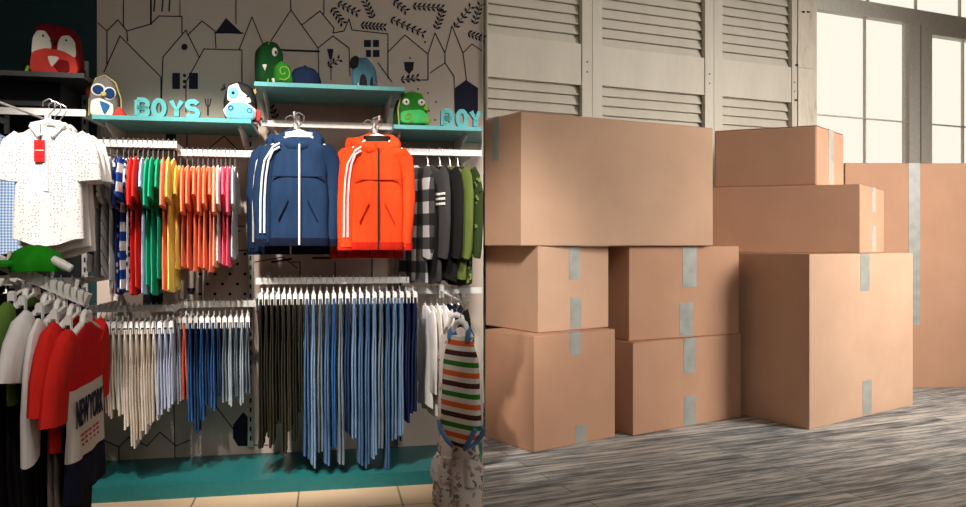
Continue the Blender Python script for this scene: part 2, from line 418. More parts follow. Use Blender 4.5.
# slotted uprights
def upright(u, v0, v1, label):
    t, z1 = SHOP.at(u, v0, 0); _, z0 = SHOP.at(u, v1, 0); z0 = max(z0, 0.061)
    r = thing('slotted_upright', label, 'rack upright', SHOP.W(t, 0, z0), SA, 'slotted uprights on the wall')
    m = MB(); m.box(-.013, .013, -.02, -.002, 0, z1 - z0); m.cur = 1
    zz = .03
    while zz < z1 - z0 - .03: m.box(-.004, .004, -.0208, -.019, zz, zz + .022); zz += .045
    m.build('post', [STEEL, BLACK], r)
upright(86, 62, 308, 'slotted steel upright between the dark bay and the mural wall')
upright(251, 105, 446, 'slotted steel upright between the tee shirts and the navy jacket')
upright(400, 132, 446, 'slotted steel upright beside the black jackets')

# ------------------------------------------------------------------ rails
RAIL = {}
def rail(key, u0, v0, u1, v1, p, label, brackets=(0.04, 0.96), top=False, mat=None):
    a, z0 = SHOP.at(u0, v0, p); b, z1 = SHOP.at(u1, v1, p); z = (z0 + z1) / 2
    r = thing('hanging_rail', label, 'rail', SHOP.W(a, p, z), SA, 'white hanging rails on the shop wall'); L = b - a
    m = MB(); m.box(0, L, -.007, .007, -.014, .014); m.build('bar', mat or WHITE, r)
    for q in brackets:
        m = MB(); x = L * q
        w_ = .024 if key.startswith('left') else .003
        m.box(x - .006, x + .006, .006, p - w_, -.012, .012); m.box(x - .01, x + .01, p - w_ - .009, p - w_, -.05, .03)
        m.build('bracket', WHITE, r)
    RAIL[key] = (p, z); return r
rail('tee1', 88, 141.5, 177, 146, 0.46, 'upper white rail carrying the tee shirts from striped white to green')
rail('tee2', 178, 151.5, 255, 155, 0.34, 'upper white rail carrying the yellow, orange and pink tee shirts')
rail('pant1', 89, 309, 177, 308, 0.38, 'lower white rail carrying the beige trousers')
rail('pant2', 178, 305, 256, 303, 0.25, 'lower white rail carrying the dark and light blue jeans left of the upright')
rail('jean', 256, 281, 409, 280, 0.36, 'long white rail carrying the olive trousers and blue jeans')
rail('jack', 262, 123, 392, 127, 0.22, 'white rail under the middle shelf holding the navy and orange jackets')
rail('black', 401, 153, 481.5, 152, 0.30, 'white rail under the right shelf carrying the black and olive jackets', (0.03, 0.9))
rail('white', 404, 291, 481.5, 290, 0.30, 'white rail carrying the white long-sleeved tops and striped romper', (0.05, 0.9))
rail('left', -30, 111, 86, 112, 0.36, 'white rail across the top of the dark bay with the dotted shirt')
rail('leftlow', -40, 281, 84, 282, 0.50, 'pale rail low in the dark bay carrying blue jeans', mat=STEEL)

# ------------------------------------------------------------------ shelves
def shelf(name, u0, v0, u1, v1, p, label, mat, th=0.018):
    a, z0 = SHOP.at(u0, v0, p); b, z1 = SHOP.at(u1, v1, p); z = (z0 + z1) / 2; L = b - a
    r = thing(name, label, 'shelf', SHOP.W(a, 0, z), SA)
    m = MB()
    if u1 < 470: m.box(0, L, -p, -.003, -th, 0)
    else:
        plan(m, a, .003, p, -th, 0)
        for q_ in m.v: q_.x -= a
    m.build('board', mat, r)
    for x in ((.03, L - .06) if mat is not BLACKP else ()):
        m = MB(); m.prism([(0, 0), (0, -.09), (.02, -.09), (p * .8, -.015), (p * .8, 0)], 0, .008)
        o = m.build('bracket', WHITE, r, loc=(x, -.003, -th), rot=(0, 0, -PI / 2))
    return a, b, z
SL = shelf('display_shelf', 92, 113.5, 251, 120, 0.42, 'teal shelf holding the letters and the penguin and cow backpacks', SHELF)
SM = shelf('display_shelf', 254, 82, 405, 86.5, 0.42, 'highest teal shelf, holding the navy cap and crocodile backpack', SHELF)
SR = shelf('display_shelf', 394, 125, 481.8, 126.5, 0.42, 'teal shelf on the right holding the green frog-like backpack', SHELF)
SD = shelf('display_shelf', -60, 70, 84, 71, 0.42, 'black shelf in the dark bay under the red owl backpack', BLACKP, 0.02)
# black back panel of the dark bay
a, z1 = SHOP.at(-80, 76, 0); b, _ = SHOP.at(82, 76, 0)
m = MB(); m.box(a, b, -.02, -.002, .062, SD[2] - .022); tag(m.build('back_panel', BLACKP, loc=SHOP.W(0, 0, 0), rot=(0, 0, SA)), 'glossy black back panel of the dark bay behind the dotted shirt', 'panel')
m = MB(); m.box(a, b, -.30, -.022, SD[2] - .12, SD[2] - .022); tag(m.build('header_panel', BLACKP, loc=SHOP.W(0, 0, 0), rot=(0, 0, SA)), 'black header box under the black shelf above the dotted shirt', 'panel')

# ------------------------------------------------------------------ hangers
def hook_path(): return [(0, 0, -.060), (0, 0, -.034), (0, .020, -.012), (0, .021, .010), (0, 0, .0235), (0, -.020, .012), (0, -.021, -.004)]
def tee_hanger_mb(mb2, w=.052, r=.0035):
    m = MB(); m.tube(hook_path(), .0018, 6); mb2.append(m)
    m = MB(); m.tube([(0, -w, -.092), (0, -w * .6, -.078), (0, -.012, -.064), (0, 0, -.060), (0, .012, -.064), (0, w * .6, -.078), (0, w, -.092)], r, 8); mb2.append(m)
def make_tee_hanger(label, group):
    r = thing('shirt_hanger', label, 'hanger', group=group); q = []; tee_hanger_mb(q)
    q[0].build('hook', WIRE, r, True); q[1].build('shoulder_bar', HANGW, r, True); return r
def make_clip_hanger(label, group):
    r = thing('clip_hanger', label, 'hanger', group=group)
    m = MB(); m.tube([(x, y, max(z, -.045)) for x, y, z in hook_path()], .0018, 6); m.build('hook', WIRE, r, True)
    m = MB(); m.tube([(0, -.10, -.064), (0, -.05, -.054), (0, 0, -.044), (0, .05, -.054), (0, .10, -.064)], .0045, 8); m.box(-.003, .003, -.012, .012, -.054, -.03)
    m.build('arm_bar', HANGW, r, True)
    for s in (-1, 1):
        m = MB(); m.prism([(-.0088, -.054), (-.004, -.046), (.004, -.046), (.0088, -.054), (.0088, -.098), (.0066, -.098), (.0066, -.072), (-.0066, -.072), (-.0066, -.098), (-.0088, -.098)], s * .092 - .009, s * .092 + .009); m.build('clip', HANGW, r)
    return r
HG = {}
def hang(kind, loc, rz, label, group):
    if kind not in HG:
        o = {'tee': make_tee_hanger, 'clip': make_clip_hanger}[kind](label, group); o.location = loc; o.rotation_euler = (0, 0, rz); HG[kind] = o; return o
    return dup(HG[kind], loc, rz, label, group)

# ------------------------------------------------------------------ garments hung side-on (plane y,z; thickness x)
def make_tee(name, label, cat, loc, rz, group, mat, L=.50, W=.155, T=.010, slv=.15, seed=0, trim=None, e=2.6, long=False, parts=True, flare=1.0, st=1.0, sx=0.0, nest=0):
    rnd = random.Random(seed); r = thing(name, label, cat, loc, rz, group); ph = rnd.uniform(0, 6.28); fr = rnd.uniform(35, 60); sw = rnd.uniform(-.002, .002)
    if nest: ph = 1.0; fr = 48; sw = .003
    m = MB(); prof = [(-.070, .045, .85), (-.076, .068, .95), (-.092, .115, .95), (-.108, W * .93, 1), (-.125, W, 1), (-.17, W * .97, 1)]
    nz = 12
    for i in range(1, nz + 1):
        f = i / nz; prof.append((-.17 - (L - .17) * f, W * (.97 + .06 * f * flare), 1 + .15 * f))
    rings = []
    for z, a, tb in prof:
        rg = ring((0, 0, z), T * tb, a, 26, e); f = max(0, min(1, (-z - .12) / max(.01, L - .12)))
        for p in rg:
            p.x += (T * .55 * math.sin(fr * p.y + ph + z * 3) + sw * math.sin(z * 9 + ph)) * f * (.6 + .4 * f)
            p.z += .010 * math.sin(fr * .6 * p.y + ph) * f
        rings.append(rg)
    m.loft(rings, False); m.face([len(m.v) - 26 + k for k in range(26)]); m.build('body', mat, r, True, (T * .22, 26, 0 if nest else seed))
    for s in (-1, 1):
        m = MB(); L2 = slv
        if long: pth = [(W * .80, -.104), (W * .98, -.14), (W * 1.12, -.20), (W * 1.16, -.32), (W * 1.12, -.44), (W * 1.05, -.12 - L2)]; ws = [.055, .062, .056, .050, .045, .038]
        else: pth = [(W * .80, -.104), (W * .98, -.13), (W * 1.18, -.17), (W * 1.28, -.215), (W * 1.32, -.10 - L2)]; ws = [.050, .064, .066, .068, .070]
        rings = []
        for i, (y, z) in enumerate(pth):
            y0, z0 = pth[max(0, i - 1)]; y1, z1 = pth[min(len(pth) - 1, i + 1)]; d = Vector((0, s * (y1 - y0), z1 - z0)).normalized(); nrm = Vector((1, 0, 0)).cross(d)
            rg = ring((sw * i * .5 + sx * i, s * y, z), T * st * (1.0 if i else .7), ws[i], 14, 2.4, (1, 0, 0), nrm)
            rings.append(rg)
        m.loft(rings); m.build('sleeve', mat, r, True, (T * .2, 30, seed + s))
    if parts:
        m = MB()
        m.loft([ring((0, 0, -.066), T * .75, .05, 18, 2.4), ring((0, 0, -.075), T * 1.0, .062, 18, 2.4), ring((0, 0, -.082), T * .9, .055, 18, 2.4)], False); m.build('neckband', trim or mat, r, True)
    return r

def make_trousers(name, label, loc, rz, group, mat, L=.7, T=.0058, seed=0, band=None, cat='trousers', wide=1.0, drop=0.0):
    rnd = random.Random(seed); r = thing(name, label, cat, loc, rz, group); W = .115 * wide; z0 = -.080 - drop
    ph = 1.3
    m = MB(); m.loft([ring((0, 0, z0), T * 1.3, W, 22, 3), ring((0, 0, z0 - .018), T * 1.4, W * 1.01, 22, 3), ring((0, 0, z0 - .036), T * 1.4, W * 1.02, 22, 3)])
    m.build('waistband', band or mat, r, True)
    swy = rnd.uniform(-.03, .03)
    for s in (-1, 1):
        m = MB(); rings = []; n = 12; dl = rnd.uniform(-.012, .012); dx = rnd.uniform(-.004, .004)
        for i in range(n + 1):
            f = i / n; z = z0 - .033 - (L + z0 + .033 + dl) * f if False else z0 - .033 + (-(L + dl) - (z0 - .033)) * f
            a = W * (1.03 + .10 * math.sin(min(1, f / .25) * PI)) * (1 - .42 * min(1, f * 1.15)) ; b = T * (1.0 + .35 * f)
            y = swy * f * f + .012 * math.sin(f * 5 + ph) * f - (W * .0)
            rg = ring((s * T * (.35 + .65 * min(1, f * 3)) * (1 + .35 * f) + dx * f, y, z), b, a, 20, 3.2)
            for p in rg: p.x += T * .35 * math.sin(55 * (p.y - y) + ph + f * 4) * min(1, f * 3)
            rings.append(rg)
        m.loft(rings); o = m.build('trouser_leg', mat, r, True, (T * .25, 24, seed + s * 3))
    return r

def place(key, u):
    p, z = RAIL[key]; t, _ = SHOP.at(u, 200, p); return SHOP.W(t, p, z)
def mpp(key, u): return place(key, u).y / F            # metres per photo pixel there

C = {'white': cloth('white_cotton', (226, 223, 222)), 'offwhite': cloth('off_white_cotton', (214, 208, 200)), 'lilac': cloth('grey_lilac_cotton', (176, 172, 180)),
     'red': cloth('red_cotton', (214, 42, 36)), 'sky': cloth('pale_blue_cotton', (170, 190, 222)), 'green': cloth('jade_green_cotton', (24, 156, 116)),
     'coral': cloth('coral_cotton', (244, 128, 98)), 'yellow': cloth('yellow_cotton', (248, 216, 108)), 'orange': cloth('orange_cotton', (247, 142, 98)),
     'peach': cloth('peach_cotton', (248, 170, 134)), 'pink': cloth('pink_cotton', (246, 100, 128)), 'grey': cloth('pale_grey_cotton', (206, 208, 212)),
     'dgreen': cloth('dark_green_cotton', (34, 84, 60)), 'navy': cloth('navy_cotton', (26, 30, 58)), 'black': cloth('black_cotton', (24, 22, 24)),
     'charcoal': cloth('charcoal_nylon', (52, 50, 52)), 'olive': cloth('olive_green_cotton', (92, 104, 50)), 'army': cloth('dark_olive_twill', (52, 50, 38)),
     'darkarmy': cloth('blackish_olive_twill', (38, 37, 31)), 'beige': cloth('beige_twill', (198, 186, 170)), 'cream': cloth('cream_twill', (222, 213, 202)), 'taupe': cloth('taupe_twill', (142, 128, 114)),
     'leggings': cloth('grey_brown_jersey', (124, 112, 106)), 'iceblue': cloth('grey_blue_twill', (176, 184, 204)), 'moss': cloth('moss_green_cotton', (92, 122, 54))}
C['linestripe'] = bands('white_with_thin_black_lines', [(.88, (226, 224, 224)), (.12, (36, 34, 40))], .075, tilt=.25)
C['marks'] = bands('white_with_sloping_grey_marks', [(.9, (222, 220, 220)), (.1, (70, 70, 80))], .06, tilt=.9)
C['stars'] = dotted('navy_with_white_specks', (30, 50, 108), (220, 220, 230), 28, .28)
C['bluestripe'] = bands('blue_and_white_blocks', [(.5, (28, 66, 150)), (.5, (222, 222, 226))], .075)
C['navyspot'] = dotted('white_with_navy_spots', (206, 208, 212), (28, 38, 70), 32, .36)
C['dots'] = dotted('white_with_small_grey_dots', (224, 222, 222), (150, 148, 160), 85, .25)
C['gingham'] = checks('blue_gingham', (88, 130, 190), (150, 178, 214), (210, 220, 234), .012, 0, 2)
C['plaid'] = checks('black_and_grey_plaid', (24, 24, 25), (54, 53, 54), (150, 148, 148), .105, 1, 2)
C['palm'] = floral('dark_palm_print', (46, 58, 30), (104, 122, 52), (24, 28, 20), 26)
C['lace'] = floral('white_floral_print', (206, 196, 190), (168, 140, 134), (120, 116, 110), 34)
J = [denim('mid_blue_denim', (36, 62, 100), (96, 132, 172)), denim('dark_blue_denim', (20, 34, 62), (50, 78, 118)), denim('washed_blue_denim', (66, 98, 138), (140, 170, 198)),
     denim('grey_blue_denim', (60, 76, 92), (136, 150, 160)), denim('deep_indigo_denim', (18, 26, 56), (40, 52, 92)), denim('pale_bleached_denim', (126, 146, 164), (202, 212, 218)), denim('strong_blue_denim', (24, 62, 116), (62, 112, 168))]
JN = ['mid blue', 'dark blue', 'washed blue', 'grey blue', 'deep indigo', 'pale bleached', 'strong blue']

# tee shirts on the two upper rails: (u, material, words, bottom v, sleeve)
tees = [('tee1', 93, 'linestripe', 'white tee shirt with thin black lines', 270, 1), ('tee1', 104, 'lilac', 'plain grey-lilac tee shirt', 276, 1), ('tee1', 110.5, 'marks', 'white tee shirt with sloping grey marks', 276, 1),
        ('tee1', 117, 'white', 'plain white tee shirt beside the navy one', 280, 1), ('tee1', 123.5, 'stars', 'navy tee shirt with white specks', 293, 1), ('tee1', 128.5, 'bluestripe', 'blue and white block-striped tee shirt', 290, 1),
        ('tee1', 133.5, 'navyspot', 'white tee shirt with navy spots', 290, 1), ('tee1', 138, 'red', 'bright red tee shirt next to the navy-spotted one', 294, 1), ('tee1', 143, 'red', 'bright red tee shirt next to the pale blue one', 288, 1),
        ('tee1', 148, 'sky', 'pale blue tee shirt between red and green', 293, 1), ('tee1', 153, 'green', 'jade green tee shirt, leftmost of the three green ones', 285, 1), ('tee1', 158, 'green', 'jade green tee shirt, middle of the three green ones', 294, 1),
        ('tee1', 163, 'green', 'jade green tee shirt, rightmost of the three green ones', 278, 1), ('tee1', 168.5, 'coral', 'coral tee shirt between green and yellow', 290, 1), ('tee1', 174, 'yellow', 'yellow tee shirt beside the coral one', 291, 1),
        ('tee2', 180.5, 'yellow', 'yellow tee shirt beside the orange ones', 268, 1)]
for i, u in enumerate((187, 192.5, 198, 203, 208, 213)): tees.append(('tee2', u, 'orange' if i % 2 == 0 else 'coral', ('orange' if i % 2 == 0 else 'coral') + ' tee shirt, %s from the yellow shirts on the right-hand rail' % ordw(i + 1), 270 + (i % 3) * 2 - 3, 1))
tees += [('tee2', 217, 'peach', 'peach tee shirt, last of the orange ones', 266, 1), ('tee2', 221, 'white', 'white tee shirt between peach and pink', 262, 1), ('tee2', 225.5, 'pink', 'pink tee shirt beside the white one', 264, 1),
         ('tee2', 230, 'pink', 'pink tee shirt beside the pale grey one', 266, 1), ('tee2', 235, 'grey', 'pale grey tee shirt right of the pink ones', 258, 1)]
for i, (key, u, mk, lab, vb, _) in enumerate(tees):
    pz = place(key, u); L = pz.z - (EYE - (vb - VH) * (pz.y - .15) / F); yaw = SA + math.radians(3)
    if i == 0: yaw = SA + math.radians(9)
    make_tee('tee_shirt', lab + (' on the upper rail' if 'rail' not in lab else ''), 'tee shirt', pz, yaw, 'tee shirts on the upper rails', C[mk], L, .138 + .012 * ((i * 7) % 3), .0068 if 0 < i else .012, .12 + .025 * ((i * 5) % 3), i, st=1.2, nest=1)
    hang('tee', pz, yaw, 'white shirt hanger of the ' + lab.replace('on the right-hand rail', '').replace(', leftmost of the three green ones', ' at left').replace('from the yellow shirts', 'from yellow'), 'hangers of the tee shirts')

# trousers on the lower left rails
def run(key, specs, where, group, hg, cat='trousers', name='trousers', yaw0=5, tt=.0043):
    n = 0
    for i, (u, mk, words, vb) in enumerate(specs):
        pz = place(key, u); L = pz.z - (EYE - (vb - VH) * (pz.y - .06) / F); yaw = SA + math.radians(yaw0)
        mt = J[mk] if isinstance(mk, int) else C[mk]
        nm = 'jeans' if isinstance(mk, int) else name
        lab = '%s, %s pair from the left on %s' % (words, ordw(i + 1), where)
        make_trousers(nm, lab, pz, yaw, group, mt, L, tt - (.0008 if mk in ('army', 'darkarmy') else 0), i * 3 + int(u), cat=nm)
        hang('clip', pz, yaw, 'white clip hanger, %s from the left on %s' % (ordw(i + 1), where), hg)
rnd = random.Random(3)
sp = []
for i in range(15):
    u = 95 + i * 5.6
    if i < 4: sp.append((u, ['army', 'cream', 'taupe', 'beige'][i], ['dark olive trousers', 'cream trousers', 'taupe trousers', 'beige trousers'][i], 400 + 6 * i))
    else:
        vb = {4: 408, 5: 415, 6: 428, 7: 446, 8: 440, 9: 432, 10: 426, 11: 420, 12: 412, 13: 408, 14: 404}[i]
        mk = 'cream' if i in (4, 6, 7, 9) else ('iceblue' if i >= 12 else ('offwhite' if i % 2 else 'beige'))
        sp.append((u, mk, {'cream': 'cream trousers', 'iceblue': 'grey-blue trousers', 'offwhite': 'off-white trousers', 'beige': 'beige trousers'}[mk], vb))
run('pant1', sp, 'the lower left rail', 'trousers on the lower left rail', 'clip hangers on the lower left rail')
sp = []
for i in range(13):
    u = 180.5 + i * 5.6
    if i == 0: sp.append((u, 'iceblue', 'grey-blue trousers', 402))
    elif i == 1: sp.append((u, 'coral', 'rust red trousers', 398))
    elif i < 8: sp.append((u, 1 if i % 2 else 6, 'dark blue jeans' if i % 2 else 'strong blue jeans', [0, 0, 424, 431, 420, 405, 408, 400][i]))
    else: sp.append((u, 5 if i % 2 else 3, 'pale bleached jeans' if i % 2 else 'grey blue jeans', [400, 406, 398, 404, 395][i - 8]))
run('pant2', sp, 'the short rail beside the upright', 'jeans on the short rail', 'clip hangers on the short rail')
# the long jeans rail
sp = []
for i in range(8):
    sp.append((262 + i * 5.6, 'army' if i % 3 else 'darkarmy', 'dark olive trousers' if i % 3 else 'blackish olive trousers', [448, 438, 446, 425, 452, 430, 440, 412, 405][i]))
tones = [0, 2, 5, 0, 6, 1, 3, 0, 2, 3, 0, 6, 2, 2, 0, 2, 3, 2, 4, 4, 4]
bots = [460, 466, 452, 462, 446, 438, 462, 432, 420, 470, 446, 466, 470, 458, 448, 440, 432, 436, 428, 418, 412]
tones = [0, 2, 3, 0, 6, 3, 1, 2, 0, 0, 2, 3, 0, 2, 2, 4, 4]; bots = [458, 466, 452, 462, 446, 462, 432, 440, 466, 468, 456, 446, 470, 440, 436, 424, 414]
for i in range(17): sp.append((307 + i * 6.6, tones[i], JN[tones[i]] + ' jeans', bots[i]))
run('jean', sp, 'the long jeans rail', 'trousers on the long jeans rail', 'clip hangers on the long jeans rail', yaw0=1, tt=.0052)
# jeans low in the dark bay
sp = [(6 + i * 11, [0, 2, 0, 6, 0, 2, 1, 6][i], JN[[0, 2, 0, 6, 0, 2, 1, 6][i]] + ' jeans', 402 + (i % 3) * 6) for i in range(8)]
run('leftlow', sp, 'the low rail of the dark bay', 'jeans in the dark bay', 'clip hangers in the dark bay', yaw0=22)

# ------------------------------------------------------------------ garments facing the viewer (plane x,z; thickness y)
def front_hanger(name, label, loc, rz, w=.13, group=None, collar=True):
    r = thing(name, label, 'hanger', loc, rz, group)
    m = MB(); m.tube([(y, x, z) for x, y, z in hook_path()], .002, 6); m.build('hook', WIRE, r, True)
    m = MB(); m.tube([(-w, 0, -.118), (-w * .6, 0, -.094), (-.025, 0, -.066), (0, 0, -.058), (.025, 0, -.066), (w * .6, 0, -.094), (w, 0, -.118)], [.007, .009, .011, .012, .011, .009, .007], 10)
    m.build('shoulder_bar', HANGW, r, True); return r

def faceout(u, v, p0, p1, label):
    t, z = SHOP.at(u, v, p0)
    r = thing('face_out_arm', label, 'bracket arm', SHOP.W(t, p0, z), SA, 'face-out arms for front-facing clothes'); L = p1 - p0
    m = MB(); m.tube([(0, -.008, 0), (0, -L, -.012), (0, -L - .004, .002)], .0045, 8); m.build('arm', WHITE, r, True)
    m = MB(); m.box(-.012, .012, -.016, -.008, -.03, .03); m.build('clamp', WHITE, r)
    return t, z

def make_jacket(name, label, loc, rz, mat, zipm, stripem, group, seed=0, L=.52, W=.150, dark=None, full=True):
    r = thing(name, label, 'jacket', loc, rz, group)
    m = MB(); rings = []
    prof = [(-.085, .050, .030), (-.10, .085, .036), (-.125, .125, .040), (-.15, W * .97, .042), (-.20, W, .044)] + [(-.20 - (L - .215) * f, W * (1 + .05 * f), .046 - .006 * f) for f in (.15, .3, .45, .6, .75, .9, .95, 1)]
    for z, a, b in prof:
        rg = ring((0, 0, z), a, b, 36, 2.7); f = max(0, (-z - .2) / (L - .2))
        for p in rg: p.y += .005 * math.sin(40 * p.x + seed) * min(1, f * 2)
        rings.append(rg)
    m.loft(rings); m.build('body', mat, r, True, (.007, 17, seed))
    m = MB(); m.loft([ring((0, 0, -L + .030), W * 1.075, .052, 36, 2.7), ring((0, 0, -L + .01), W * 1.08, .054, 36, 2.7), ring((0, 0, -L - .004), W * 1.06, .050, 36, 2.7)]); m.build('hem_band', dark or mat, r, True)
    for s in (-1, 1):
        m = MB(); pth = [(W * .78, -.135), (W * 1.02, -.165), (W * 1.17, -.235), (W * 1.24, -.33), (W * 1.26, -.42), (W * 1.24, -L + .01)]; ws = [.045, .050, .045, .042, .040, .034]; rings = []
        if s > 0: pth = [(x * (1 - .022 * i), z) for i, (x, z) in enumerate(pth)]
        for i, (x, z) in enumerate(pth):
            x0, z0 = pth[max(0, i - 1)]; x1, z1 = pth[min(5, i + 1)]; d = Vector((s * (x1 - x0), 0, z1 - z0)).normalized(); nrm = Vector((0, 1, 0)).cross(d)
            rings.append(ring((s * x, .004 + (.03 if s > 0 else 0) * min(1, i / 2), z), ws[i], .040, 18, 2.3, nrm, (0, 1, 0)))
        m.loft(rings); sl = m.build('sleeve', mat, r, True, (.007, 22, seed + s))
        m = MB(); xx = pth[5][0] + .002; m.loft([ring((s * xx, .004 + (.03 if s > 0 else 0), -L + .025), .036, .042, 16, 2.4), ring((s * xx, .004 + (.03 if s > 0 else 0), -L - .005), .035, .040, 16, 2.4)]); m.build('cuff', dark or mat, sl, True)
        if full and stripem is not None:
            for q in ((-.006, .010) if s < 0 else ()):
                m = MB(); m.tube([(s * (W * .62), -.046, -.122 + q), (s * (W * .85), -.048, -.138 + q), (s * (W * 1.06 + q), -.044, -.185), (s * (W * 1.15 + q), -.042, -.25), (s * (W * 1.20 + q), -.041, -.34), (s * (W * 1.21 + q), -.040, -L + .05)], .0045, 6); m.build('sleeve_stripe', stripem, sl, True)
    # hood: a soft roll round the neck opening
    m = MB(); pts = []
    for i in range(17):
        t = PI * 2 * i / 16; pts.append((.082 * math.sin(t), .012 - .034 * math.cos(t) , -.094 - .026 * math.cos(t)))
    m.tube(pts, [.026 + .006 * math.sin(i * 2.1 + seed) for i in range(17)], 12); m.build('hood', mat, r, True, (.006, 30, seed))
    m = MB(); m.loft([ring((0, .004, -.060), .058, .026, 18), ring((0, .004, -.10), .058, .026, 18)]); m.build('hood_lining', stripem if (stripem is not None and seed < 5) else BLACK, r, True)
    if full:
        m = MB(); n = 14
        for i in range(n):
            z0 = -.115 - (L - .115) * i / n; z1 = -.115 - (L - .115) * (i + 1) / n
            m.box(.003, .010, -.0545, -.044, z1, z0)
        m.build('zip', zipm, r)
        m = MB(); m.box(-W * .9, W * .9, -.0500, -.043, -.2515, -.249); m.build('chest_seam', dark or BLACK, r)
        for s in (-1, 1):
            m = MB(); m.box(-.0018, .0018, -.0515, -.043, -.045, .045, Matrix.Translation((s * W * .5, 0, -.39)) @ Matrix.Rotation(-s * .45, 4, 'Y')); m.build('pocket_seam', dark or BLACK, r)
    return r

NAVY = cloth('navy_blue_nylon', (29, 50, 80)); NAVYD = cloth('dark_navy_rib', (16, 24, 46)); ORNG = cloth('orange_red_nylon', (240, 70, 28)); ORNGD = cloth('deep_red_rib', (196, 36, 24)); STR = cloth('pale_grey_tape', (220, 220, 224))
pJ = .50
for (u, vt, vb, w, mt, dk, zp, lab, lab2, sd, col) in [(299, 126, 245, .118, NAVY, NAVYD, STR, 'navy hooded jacket with white zip and sleeve stripes, in front', 'navy hooded jacket half hidden behind the front navy one', 1, 'navy'),
                                                  (377, 133, 249, .106, ORNG, ORNGD, BLACK, 'orange-red hooded jacket with black zip, in front', 'orange-red hooded jacket half hidden behind the front orange one', 8, 'orange')]:
    t, z = faceout(u - 2, vt - 3 if col == 'navy' else vt - 6, .225, pJ + .03, 'white face-out arm holding the %s jackets' % col)
    p0 = SHOP.W(SHOP.at(u, vt, pJ)[0], pJ, z - .012 - .008)
    L = p0.z - (EYE - (vb - VH) * p0.y / F)
    make_jacket('hooded_jacket', lab, p0, SA + math.radians(-4), mt, zp, STR, 'hooded jackets on face-out arms', sd, L, w, dk)
    front_hanger('shirt_hanger', 'white hanger of the front %s jacket' % col, p0, SA + math.radians(-4), .11)
    p1 = SHOP.W(SHOP.at(u - 4, vt, pJ - .12)[0] , pJ - .13, z - .012)
    make_jacket('hooded_jacket', lab2, p1 + Vector((-.02, 0, 0)), SA + math.radians(-4), mt, zp, STR, 'hooded jackets on face-out arms', sd + 2, L + .045, w, dk, full=True)
    front_hanger('shirt_hanger', 'white hanger of the rear %s jacket' % col, p1 + Vector((-.02, 0, 0)), SA + math.radians(-4), .11)

def make_shirt(name, label, loc, rz, mat, group, seed=0, L=.46, W=.15, collar=True, price=False):
    r = thing(name, label, 'shirt', loc, rz, group); rings = []
    m = MB()
    for z, a, b in [(-.082, .045, .014), (-.095, .08, .018), (-.115, .12, .020), (-.135, W * .96, .022), (-.17, W, .022)] + [(-.17 - (L - .17) * f, W * (1 + .16 * f), .022 + .006 * f) for f in (.15, .3, .45, .6, .75, .9, 1)]:
        rg = ring((0, 0, z), a, b, 40, 2.8); f = max(0, (-z - .17) / (L - .17))
        for p in rg:
            p.y += .006 * math.sin(46 * p.x + seed) * f
            p.z += (.014 * math.cos(p.x / W * 2.6) * -1 + .010) * f
        rings.append(rg)
    m.loft(rings); m.build('body', mat, r, True, (.004, 20, seed))
    for s in (-1, 1):
        m = MB(); pth = [(W * .80, -.120), (W * 1.05, -.150), (W * 1.18, -.205), (W * 1.24, -.27)]; ws = [.042, .050, .050, .050]; rings = []
        for i, (x, z) in enumerate(pth):
            x0, z0 = pth[max(0, i - 1)]; x1, z1 = pth[min(3, i + 1)]; d = Vector((s * (x1 - x0), 0, z1 - z0)).normalized(); nrm = Vector((0, 1, 0)).cross(d)
            rings.append(ring((s * x, 0, z), ws[i], .022, 18, 2.3, nrm, (0, 1, 0)))
        m.loft(rings); m.build('sleeve', mat, r, True, (.004, 24, seed + s))
    if collar:
        m = MB(); m.tube([(-.055, -.012, -.075), (-.03, .016, -.062), (.03, .016, -.062), (.055, -.012, -.075), (.02, -.022, -.115)], .011, 8); m.tube([(-.055, -.012, -.075), (-.02, -.022, -.115)], .011, 8); m.build('collar', mat, r, True)
        m = MB(); m.box(-.010, .010, -.0275, -.02, -L * .62, -.115); m.build('placket', mat, r)
    if price:
        m = MB(); m.tube([(-.02, -.022, -.07), (-.016, -.027, -.13)], .0012, 5); st = m.build('tag_string', NAVYD, r)
        m = MB(); m.box(-.037, -.001, -.032, -.0295, -.205, -.128); tg = m.build('price_tag', plain('red_card', (216, 30, 34), .5), r); tg['label'] = 'red price tag'
        m = MB(); m.box(-.034, -.004, -.0325, -.0318, -.166, -.163); m.build('tag_line', EYEW, tg)
    return r

pS = .86
t, z = faceout(49, 121, .365, pS + .04, 'white face-out arm holding the dotted white shirts')
for i, (du, dp, vb, lab) in enumerate([(-7, 0, 245, 'white dotted short-sleeved shirt with a red price tag, in front'), (-6, .05, 252, 'white shirt directly behind the front dotted one'), (-5, .10, 257, 'white shirt rearmost behind the dotted one')]):
    p0 = SHOP.W(SHOP.at(56 + du, 113, pS)[0], pS - dp, z - .015); L = p0.z - (EYE - (vb - VH) * p0.y / F)
    make_shirt('shirt', lab, p0, SA + math.radians(-6), C['dots'] if i == 0 else C['white'], 'white shirts on the face-out arm', i, L, .108, True, i == 0)
    front_hanger('shirt_hanger', 'white hanger of the %s white shirt on the face-out arm' % ['front', 'middle', 'rear'][i], p0, SA + math.radians(-6), .105)
pz = place('left', 2); p0 = SHOP.W(SHOP.at(0, 113, .5)[0], .36, RAIL['left'][1])
make_shirt('shirt', 'blue gingham shirt at the left edge behind the dotted shirt', p0 + Vector((-.14, 0, 0)), SA + math.radians(-5), C['gingham'], None, 9, .60, .15)
front_hanger('shirt_hanger', 'white hanger of the blue gingham shirt', p0 + Vector((-.14, 0, 0)), SA + math.radians(-5), .105)

